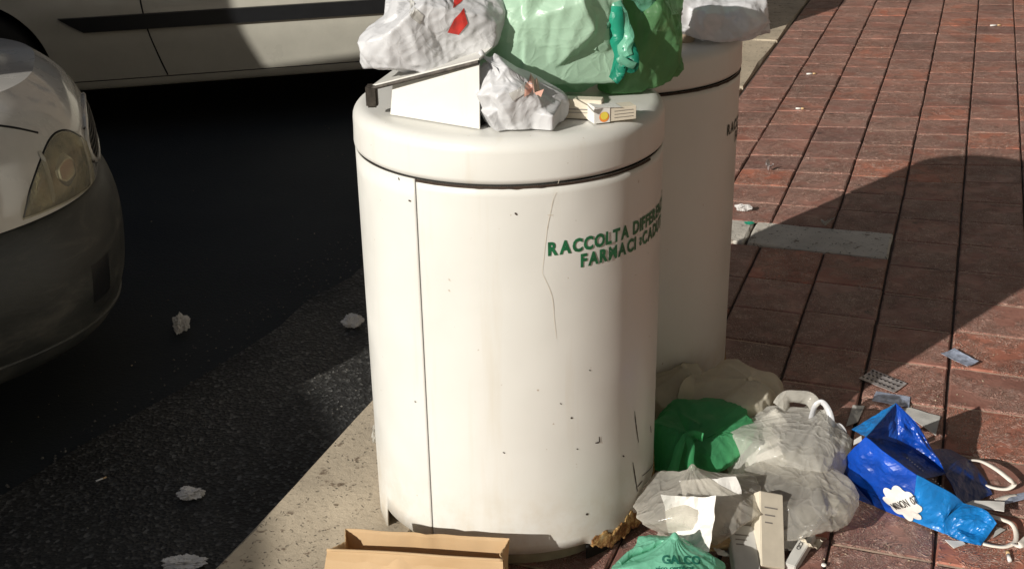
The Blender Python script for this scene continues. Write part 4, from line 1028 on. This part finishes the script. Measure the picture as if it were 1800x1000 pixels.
V, F = text_mesh('vico certificat', .02); decal(mb, 'lettering', V, F, at(1150, 1003, Y=c.y - .03), (1, 0, .0), (0, .6, .8), simple('dark_teal_print', (.01, .12, .08), .5), .012)

# --- brown paper bag --------------------------------------------------
zr_ = .125
TL, TR = at(606, 929, z=zr_), at(895, 946, z=zr_); FL, FR = at(575, 966, z=zr_ - .004), at(884, 984, z=zr_ - .004)
kb_ = empty('paper_bag', ((TL.x + FR.x) / 2, (TL.y + FR.y) / 2, 0)); tag(kb_, 'open brown kraft paper bag with folded rim in front of the nearer bin', 'paper bag')
off = kb_.location.copy()
def wall(name, A, B, down, nx=26, nz=16, seed=0, bulge=.004, creases=(), th=.0012):
    V, F = [], []; nrm = (B - A).cross(Vector((0, 0, 1))).normalized()
    for s in (0, 1):
        for j in range(nz + 1):
            for i in range(nx + 1):
                a, b = i / nx, j / nz; p = A.lerp(B, a); q = p + (down[0].lerp(down[1], a) - p) * b
                k = bulge * noise.noise(Vector((a * 3 + seed, b * 2.5, 2))) * (.3 + b) + .0015 * noise.noise(Vector((a * 11, b * 9, seed)))
                for cx in creases: k += .006 * max(0, 1 - abs(a - cx) * 16) * (.5 + .5 * b)
                q = q + nrm * (k - s * th) + Vector((0, 0, .002 * noise.noise(Vector((a * 6, seed, 0))) * (1 - b))); V.append(q - off)
    m = (nx + 1) * (nz + 1)
    for j in range(nz):
        for i in range(nx): a = j * (nx + 1) + i; F += [(a, a + 1, a + nx + 2, a + nx + 1), (m + a, m + a + nx + 1, m + a + nx + 2, m + a + 1)]
    for i in range(nx): F.append((i, m + i, m + i + 1, i + 1))
    return mesh(name, V, F, 'kraft', kb_, True)
def g0(p, dx, dy): return Vector((p.x + dx, p.y + dy, .003))
bTL, bTR, bFL, bFR = g0(TL, .012, -.006), g0(TR, -.01, -.008), g0(FL, -.02, -.05), g0(FR, .01, -.05)
wall('back_wall', TL, TR, (bTL, bTR), seed=1, creases=(.5,)); wall('front_wall', FL, FR, (bFL, bFR), seed=2, bulge=.006, creases=(.42,))
ml = (TL + FL) / 2 + Vector((.016, 0, -.005)); mr_ = (TR + FR) / 2 + Vector((-.012, 0, -.01))
bml = (bTL + bFL) / 2 + Vector((.004, 0, 0)); bmr = (bTR + bFR) / 2 + Vector((-.002, 0, 0))
wall('gusset', TL, ml, (bTL, bml), 8, 12, 3, .002); wall('gusset', ml, FL, (bml, bFL), 8, 12, 4, .002); wall('gusset', TR, mr_, (bTR, bmr), 8, 12, 5, .002); wall('gusset', mr_, FR, (bmr, bFR), 8, 12, 6, .002)
mesh('base_panel', [p - off for p in (bTL, bTR, bFR, bFL)], [(0, 1, 2, 3)], 'kraft', kb_)
fo = Vector((0, -.004, .003)); dn = Vector((0, -.005, -.028))
wall('folded_rim', FL + fo, FR + fo, (FL + dn + fo, FR + dn + fo), 26, 4, 7, .002)
mesh('folded_rim', *tube_vf(spline([FL + fo * .6 - off, FL.lerp(FR, .35) + fo * .6 + Vector((0, 0, .002)) - off, FL.lerp(FR, .7) + fo * .6 - off, FR + fo * .6 - off], 8), .0028, 6), 'kraft', kb_, True)

# --- blue shopper -----------------------------------------------------
bs0 = at(1610, 850, z=.0); blue = empty('blue_shopper', (bs0.x, bs0.y, 0)); tag(blue, 'royal blue woven shopper with a white cloud patch lying on its side, white handles trailing', 'shopping bag')
def panel(name, quad, mat, seed=0, nu=26, nv=18, amp=.007, parent=blue, th=.0014, gather=0, floor=True):
    """four edge curves (lists of points) -> Coons patch with creases; returns grid of points"""
    A, B, C_, D = [spline(q, 8) for q in quad]       # A: bottom u, B: right v, C: top u, D: left v
    def ev(c, t): x = t * (len(c) - 1); i = min(int(x), len(c) - 2); return c[i].lerp(c[i + 1], x - i)
    rr = random.Random(seed); fl_ = [(rr.uniform(0, 3.14), rr.uniform(.1, .9), rr.uniform(-1, 1)) for _ in range(7)]; G = []
    for j in range(nv + 1):
        for i in range(nu + 1):
            u, v = i / nu, j / nv
            p = (1 - v) * ev(A, u) + v * ev(C_, u) + (1 - u) * ev(D, v) + u * ev(B, v) - ((1 - u) * (1 - v) * A[0] + u * (1 - v) * A[-1] + (1 - u) * v * C_[0] + u * v * C_[-1])
            G.append((p, u, v))
    n = ((A[-1] - A[0]).cross(C_[0] - A[0])).normalized()
    if n.z < 0: n = -n
    V = []
    for s in (0, 1):
        for p, u, v in G:
            e = min(1, 5 * min(u, 1 - u, v, 1 - v)) * .8 + .2; k = 0
            for a_, o_, w_ in fl_: k += w_ * max(0, 1 - abs(u * math.cos(a_) + v * math.sin(a_) - o_) * 7)
            k = k * amp * .7 + amp * noise.noise(Vector((u * 4 + seed, v * 4, 0))) + amp * .35 * noise.noise(Vector((u * 13, v * 13, seed)))
            q = p + n * (k * e - s * th)
            if floor: q.z = max(q.z, .003 - s * .001)
            V.append(q - parent.location)
    m = (nu + 1) * (nv + 1); F = []
    for j in range(nv):
        for i in range(nu): a = j * (nu + 1) + i; F += [(a, a + 1, a + nu + 2, a + nu + 1), (m + a, m + a + nu + 1, m + a + nu + 2, m + a + 1)]
    for i in range(nu): F.append((i, m + i, m + i + 1, i + 1)); a = nv * (nu + 1) + i; F.append((a, a + 1, m + a + 1, m + a))
    for j in range(nv): a = j * (nu + 1); F.append((a, a + nu + 1, m + a + nu + 1, m + a)); a += nu; F.append((a, m + a, m + a + nu + 1, a + nu + 1))
    return mesh(name, V, F, mat, parent, False)
z = lambda x, y, h: at(x, y, z=h)
pA = z(1575, 708, .17); pB = z(1497, 754, .12); pC = z(1522, 767, .155); pD = z(1481, 811, .07); pE = z(1537, 888, .004); pK = z(1612, 834, .115); pI = z(1672, 866, .075); pJ = z(1694, 884, .05)
pX = z(1512, 862, .05)
pM = z(1600, 913, .004); pM2 = z(1652, 934, .004); pG = z(1724, 958, .006); pH = z(1752, 919, .03); pJ2 = z(1732, 896, .045)
panel('front_panel', ([pD, pX, pE], [pE, z(1570, 905, .004), pM], [pC, z(1570, 800, .14), pK], [pD, z(1496, 790, .12), pC]) if 0 else ([pD, z(1500, 850, .04), pE, pM], [pM, z(1606, 880, .06), pK], [pC, z(1566, 802, .14), pK], [pD, z(1498, 790, .115), pC]), 'blue', 3, amp=.006)
panel('front_panel', ([pM, pM2, z(1660, 937, .004)], [z(1660, 937, .004), z(1668, 905, .035), pJ], [pK, pI, pJ], [pM, z(1606, 880, .06), pK]), 'lightblue', 5, amp=.006)
panel('front_panel', ([z(1660, 937, .004), z(1690, 950, .004), pG], [pG, z(1740, 936, .012), pH], [pJ, pJ2, pH], [z(1660, 937, .004), z(1664, 910, .035), pJ]), 'lightblue', 9, amp=.007)
panel('side_gusset', ([pB, pC], [pC, z(1545, 735, .16), pA], [pB, z(1535, 728, .15), pA], [pB, pB.lerp(pA, .02)]) if 0 else ([pB, pB.lerp(pC, .5), pC], [pC, z(1548, 738, .165), pA], [pB.lerp(pA, .5), pA.lerp(pB, .2), pA], [pB, pB.lerp(pA, .25), pB.lerp(pA, .5)]), 'lightblue', 13, amp=.004, nv=14)
panel('side_gusset', ([pE, z(1500, 870, .003), z(1478, 835, .003)], [z(1478, 835, .003), z(1476, 820, .03), pD], [pX, z(1495, 840, .05), pD], [pE, pE.lerp(pX, .5), pX]), 'navy', 17, amp=.003, nv=10)
pN = z(1662, 832, .055); pQ = z(1640, 790, .08)
panel('inner_panel', ([pC, z(1566, 802, .125), pK - Vector((0, 0, .012))], [pK - Vector((0, 0, .012)), z(1640, 838, .07), pN], [z(1576, 775, .10), z(1615, 790, .08), pN], [pC, z(1548, 768, .12), z(1576, 775, .10)]), 'navy', 19, amp=.004)
panel('back_panel', ([z(1576, 778, .10), z(1615, 800, .075), pN], [pN, z(1650, 806, .08), pQ], [pA, z(1612, 745, .13), pQ], [z(1576, 778, .10), z(1578, 742, .135), pA]), 'blue', 23, amp=.006)
panel('inner_panel', ([pC, z(1550, 772, .12), z(1576, 778, .10)], [z(1576, 778, .10), z(1579, 742, .135), pA + Vector((0, .001, -.001))], [pC.lerp(pA, .5), pC.lerp(pA, .75), pA], [pC, pC.lerp(pA, .25), pC.lerp(pA, .5)]), simple('inner_blue_lining', (.008, .07, .38), .5, bs=.5, bd=.004, bsc=20), 29, amp=.004)
panel('back_panel', ([pJ - Vector((0, 0, .02)), z(1718, 880, .012), z(1745, 868, .006)], [z(1745, 868, .006), z(1728, 835, .008), z(1706, 808, .012)], [pN, z(1685, 808, .045), z(1706, 808, .012)], [pJ - Vector((0, 0, .02)), z(1676, 858, .045), pN]), 'navy', 31, amp=.004)
panel('back_panel', ([pN, z(1685, 812, .045), z(1706, 809, .012)], [z(1706, 809, .012), z(1690, 800, .006), z(1672, 790, .004)], [pQ, z(1656, 788, .04), z(1672, 790, .004)], [pN, z(1652, 812, .065), pQ]), 'navy', 37, amp=.003, nv=10)
# white cloud patch with handwriting, following the front panel
cu = at(1590, 882, z=.045); fx = (at(1630, 862, z=.05) - at(1560, 905, z=.012)).normalized()
fN = ((pM - pD).cross(pK - pD)).normalized(); fN = fN if fN.dot(Vector((0, 0, CH)) - cu) > 0 else -fN
fy = fN.cross(fx).normalized(); fy = fy if fy.z > 0 else -fy
BV = BVHTree.FromPolygons(*(lambda L: (L[0], L[1]))((lambda os: ([blue.location + v.co for o in os for v in o.data.vertices], [[i + sum(len(q.data.vertices) for q in os[:k]) for i in p.vertices] for k, o in enumerate(os) for p in o.data.polygons]))([o for o in blue.children if o.name.startswith('front_panel')])))
def on_blue(V2, F, o, u, v, mat, name, lift, scale=1, parent=blue):
    V = []
    for q in V2:
        p = o + u * q.x * scale + v * q.y * scale; h = BV.ray_cast(p + fN * .1, -fN)
        V.append((h[0] + fN * lift if h[0] is not None else None, p))
    good = [a.dot(fN) for a, _ in V if a is not None]; av = sum(good) / max(1, len(good))
    V = [a if a is not None else p + fN * (av - p.dot(fN)) for a, p in V]
    return mesh(name, [q - parent.location for q in V], F, mat, parent)
cl = []
for k in range(72):
    a = 2 * math.pi * k / 72; r = .86 + .26 * abs(math.sin(a * 4 + .4)); cl.append((.066 * r * math.cos(a), .040 * r * math.sin(a)))
V, F = dense_poly([(x * 20, y * 20) for x, y in cl], 4); V = [v / 20 for v in V]
patch_ = on_blue(V, F, cu, fx, fy, 'paper', 'cloud_patch', .0035)
V, F = text_mesh('MINON  07', .004); 
on_blue([v + Vector((-.2, 0, 0)) for v in V], F, cu - fx * .043 - fy * .008, fx, fy, 'blackprint', 'handwriting', .0055, .025)
V, F = text_mesh('IL MONDO DEL', 0); on_blue(V, F, z(1600, 800, .1), (pJ - pK).normalized(), fy, 'tape', 'faint_print', .002, .007) if 0 else None
for k in range(34):
    s = k / 33; p = z(1585 + 75 * s, 800 + 62 * s, .10 - .045 * s); rr_ = random.Random(k)
    if rr_.random() < .8: mesh('white_print', *box_vf(p - blue.location + Vector((-.0012, -.0014, .004)), p - blue.location + Vector((.0012, .0014, .0046)), 0), 'tape', blue) if k % 2 == 0 else None
mesh('maker_tag', [q - blue.location for q in (z(1501, 773, .13), z(1514, 765, .135), z(1515, 775, .135), z(1500, 782, .13))], [(0, 1, 2, 3)], 'paper', blue)
def tape_handle(P, w=.009, seed=0): return ribbon('handle', [p - blue.location for p in P], w, (0, -.3, 1), 'tape', blue, .0012, .3, 8, seed)
tape_handle([z(1704, 808, .012), z(1724, 810, .03), z(1748, 822, .035), z(1774, 842, .03), z(1783, 850, .02), z(1772, 858, .012), z(1752, 858, .008), z(1728, 851, .006)], .009, 1)
tape_handle([z(1738, 905, .02), z(1760, 912, .02), z(1778, 920, .015), z(1786, 936, .01), z(1784, 952, .008), z(1768, 960, .006), z(1745, 959, .006), z(1728, 955, .006)], .009, 2)
tape_handle([z(1782, 955, .01), z(1792, 958, .02), z(1802, 950, .02), z(1815, 940, .02)], .014, 3)
tape_handle([z(1788, 872, .01), z(1770, 874, .012), z(1752, 880, .012)], .012, 4)

# --- small litter -----------------------------------------------------
def flat(name, quad, mat, label, cat, grp=None, th=.0012, lift=.003, curl=.0):
    P = [at(x, y, z=lift) for x, y in quad]; c = sum(P, Vector()) / 4; n = 10; V, F = [], []
    for s in (0, 1):
        for j in range(n + 1):
            for i in range(n + 1):
                u, v = i / n, j / n; p = P[0] * (1 - u) * (1 - v) + P[1] * u * (1 - v) + P[2] * u * v + P[3] * (1 - u) * v
                V.append(p - c + Vector((0, 0, curl * ((u - .5) ** 2 * 4 * .7 + (v - .5) ** 2 * 1.2) + .0012 * noise.noise(p * 40) - s * th)))
    m = (n + 1) ** 2
    for j in range(n):
        for i in range(n): a = j * (n + 1) + i; F += [(a, a + 1, a + n + 2, a + n + 1), (m + a, m + a + n + 1, m + a + n + 2, m + a + 1)]
    ring = [i for i in range(n + 1)] + [(n + 1) * j + n for j in range(1, n + 1)] + [(n + 1) * n + i for i in range(n - 1, -1, -1)] + [(n + 1) * j for j in range(n - 1, 0, -1)]
    for k in range(len(ring)): a, b = ring[k], ring[(k + 1) % len(ring)]; F.append((a, m + a, m + b, b))
    o = mesh(name, V, F, mat); o.location = c; return tag(o, label, cat, grp), P
bl, P = flat('blister_pack', [(1509, 666), (1534, 650), (1594, 675), (1572, 691)], 'foil', 'empty grey blister pack with rows of burst dark pockets', 'blister pack', 'blister packs on the paving', curl=.003)
for j in range(3):
    for i in range(8):
        u, v = (i + .6 + (j % 2) * .25) / 8.6, (j + .5) / 3
        p = P[3] * (1 - u) * (1 - v) + P[2] * u * (1 - v) + P[1] * u * v + P[0] * (1 - u) * v if 0 else (P[0] * (1 - v) + P[1] * v) * (1 - u) + (P[3] * (1 - v) + P[2] * v) * u
        V, F = disc2(.0042, 9); mesh('burst_pocket', [Vector((v_.x * .7, v_.y * 1.2, 0)) + p - bl.location + Vector((0, 0, .0045)) for v_ in V], F, 'pit', bl)
fo_, _ = flat('foil_pouch', [(1654, 623), (1677, 614), (1720, 637), (1700, 645)], 'bluefoil', 'bluish foil pouch at the edge of the shadow, upper of the litter', 'foil pouch', lift=.008, curl=.004)
fo2, _ = flat('blister_pack', [(1533, 703), (1540, 687), (1600, 697), (1598, 716)], 'bluefoil', 'bluish printed blister pack flat behind the peak of the blue shopper', 'blister pack', 'blister packs on the paving')
flat('paper_card', [(1578, 718), (1600, 716), (1653, 731), (1645, 764)], 'greypaper', 'grey card with a folded lit corner, right of the blue shopper peak', 'card', lift=.006)
flat('paper_strip', [(1487, 749), (1499, 712), (1520, 713), (1508, 741)], 'greypaper', 'narrow pale paper strip left of the blue shopper peak', 'paper')
flat('paper_label', [(1694, 886), (1710, 879), (1766, 881), (1765, 898)], 'paper', 'bright white paper label resting on the dark end of the blue shopper', 'paper', lift=.03)
flat('foil_strip', [(1752, 875), (1800, 864), (1815, 872), (1765, 886)], 'bluefoil', 'silvery foil strip at the right edge beside the handles', 'foil strip', lift=.012)
flat('paper_corner', [(1661, 948), (1692, 950), (1697, 955), (1677, 963)], 'paper', 'white paper corner peeping out under the blue shopper', 'paper')
flat('paper_corner', [(1752, 925), (1768, 930), (1762, 934), (1745, 945)], 'greypaper', 'grey card corner under the end of the blue shopper', 'card', lift=.004)
for i, (x, y, r, lab) in enumerate(((1460, 933, .0045, 'round white pill lying on the dark paving near the clear bag'), (1448, 994, .005, 'pale pill at the bottom edge by the printed carton'))):
    V, F = [], []; n = 16
    for rr_, zz in ((.7, 0), (1, .25), (1, .6), (.7, .9)): V += [Vector((r * rr_ * math.cos(6.2832 * k / n), r * rr_ * math.sin(6.2832 * k / n), r * zz)) for k in range(n)]
    F = [(a * n + k, a * n + (k + 1) % n, (a + 1) * n + (k + 1) % n, (a + 1) * n + k) for a in range(3) for k in range(n)] + [tuple(range(3 * n, 4 * n))]
    o = mesh('pill', V, F, 'pill', None, True); p = at(x, y, z=.002); o.location = p; tag(o, lab, 'pill')
def butt(x, y, z, ang, L, label, r=.0038):
    p = at(x, y, z=z + r); t = empty('cigarette_end', p); tag(t, label, 'cigarette end', 'cigarette ends'); d = Vector((math.cos(ang), math.sin(ang), 0)) * L / 2
    mesh('paper_tube', *tube_vf([-d, d * .3], r, 10), 'paper', t, True); mesh('filter_tip', *tube_vf([d * .3, d], r * 1.02, 10), 'filter', t, True)
butt(1426, 130, 0, .12, .045, 'white cigarette end across a joint of the sunlit paving'); butt(1406, 191, 0, -.1, .034, 'short cigarette end on the sunlit paving, nearer than the other')
butt(178, 843, RZ, .7, .025, 'lone cigarette end on the dark road at the lower left'); butt(1684, 890 + 52, 0, 1.3, .016, 'stubby white cigarette end below the trailing handle') if 0 else None
butt(1773, 977, 0, 1.35, .03, 'cigarette end near the lower right corner under the handles'); butt(1750, 45, 0, .1, .06, 'white cigarette end far up the sunlit paving')
def tissue(x, y, z, r, seed, label, sq=(1, .8, .7), mat='tissue'):
    V, F = ico(5); out = []
    for v in V:
        q = Vector(v); k = 1 + .5 * noise.noise(q * 1.6 + Vector((seed, 0, 0))); rg = 1 - abs(noise.noise(q * 3.1 + Vector((0, seed, 0)))) * .8 - abs(noise.noise(q * 6.5 + Vector((seed, seed, 0)))) * .45
        out.append(Vector((q.x * sq[0], q.y * sq[1], q.z * sq[2])) * r * k * (.45 + .75 * rg))
    zm = min(v.z for v in out); o = mesh('crumpled_tissue', out, F.tolist(), mat, None, False); p = at(x, y, z=z + r * .4); o.location = Vector((p.x, p.y, z - zm * .9 + .004)); tag(o, label, 'tissue', 'crumpled tissues on the road'); return o
tissue(319, 580, RZ, .024, 1, 'crumpled tissue on the road midway between the grey car and the bins', (.9, .8, 1))
tissue(621, 572, RZ, .024, 5, 'greyish crumpled tissue on the road, close to the left side of the bin')
tissue(336, 871, RZ, .024, 9, 'flattened white tissue in the lower left gutter', (1.1, .7, .5)); tissue(326, 990, RZ, .032, 14, 'torn white tissue at the bottom edge by the kerb', (1.3, .6, .35))
tissue(1306, 368, 0, .022, 21, 'white scrap of tissue on the sunlit paving beside the farther bin', (1.1, .6, .4)); tissue(1316, 394, 0, .011, 25, 'tiny teal scrap on the sunlit paving under the white scrap', (1.2, .6, .4), 'teal')
tissue(1460, 903, 0, .018, 31, 'torn white scrap between the slack bag and the blue shopper', (1.3, .5, .3))
tissue(1590, 940, 0, .008, 35, 'tiny chewed white scrap below the heap', (1, .8, .6)) if 0 else None
tissue(664, 775, 0, .02, 41, 'pale wisp of film caught between the kerb and the bin foot', (.5, 1, 1.1), 'milky')
# small stones and leaf crumbs strewn about
V, F = [], []; rc = random.Random(77)
for i in range(420):
    if i < 300: x, y, zz = rc.uniform(1300, 1790), rc.uniform(100, 990) ** 1, .001
    else: x, y, zz = rc.uniform(10, 620), rc.uniform(220, 990), RZ + .002
    p = at(x, y, z=zz)
    if zz < 0 and (p - K0).dot(KN) > -.02: continue
    if zz > 0 and ((p - B1).to_2d().length < BR + .02 or (p - B2).to_2d().length < BR + .02): continue
    r = rc.uniform(.001, .003); k = len(V); an = rc.uniform(0, 6)
    V += [(p.x + r * math.cos(an + j * 2.1) * rc.uniform(.6, 1.5), p.y + r * math.sin(an + j * 2.1) * rc.uniform(.6, 1.5), zz) for j in range(3)] + [(p.x, p.y, zz + r)]; F += [(k, k + 1, k + 3), (k + 1, k + 2, k + 3), (k + 2, k, k + 3)]
tag(mesh('crumbs', V, F, simple('crumb', (.3, .24, .17), .9, var=.7, vs=60)), kind='stuff')
print('all built', time.time() - T0)

# loose papers and cartons filling the gaps of the heap
def scrap(px, py, w, h, mat, rz, tilt, seed, label, cat='paper scrap', amp=.008, Y=None):
    o = crumpled('paper_scrap', px, py, Y, w, h, mat, rz, tilt, seed, amp); tag(o, label, cat); return o
scrap(1385, 962, .06, .05, 'paper', .6, (.2, .2), 61, 'white crumpled slip between the tall cream carton and the printed grey one')
scrap(1440, 905, .05, .07, 'greypaper', -.5, (.1, .3), 62, 'grey torn slip leaning at the right edge of the slack clear bag')
scrap(1275, 985, .06, .05, 'paper', .2, (.3, .1), 63, 'white slip between the mint bag and the grey carton')
scrap(1420, 970, .05, .03, 'card', .9, (.1, .1), 64, 'cream torn strip beside the printed grey medicine carton')
scrap(1350, 300, .03, .02, 'foil', .9, (.1, .1), 65, 'small dull scrap on the sunlit paving beyond the drain slab')
scrap(1452, 398, .035, .022, 'greypaper', .4, (.1, .1), 66, 'tiny grey scrap in the shade just beyond the travertine slab')
for o, w_, h_ in ((st, .024, .065), (st2, .023, .045)):
    M = Euler((-.75, .35, .25)).to_matrix() if o is st else Euler((-1.1, .2, .1)).to_matrix(); dd = .0228 if o is st else .0103
    for k in range(3):
        for sg in (-1, 1): mesh('print_line', [M @ Vector(p) for p in box_vf((-w_ * .7, sg * dd - .0002, h_ * (.6 - k * .22)), (w_ * (.5 - .25 * k), sg * dd + .0002, h_ * (.6 - k * .22) + .0025))[0]], box_vf((0, 0, 0), (1, 1, 1))[1], 'greyprint', o)
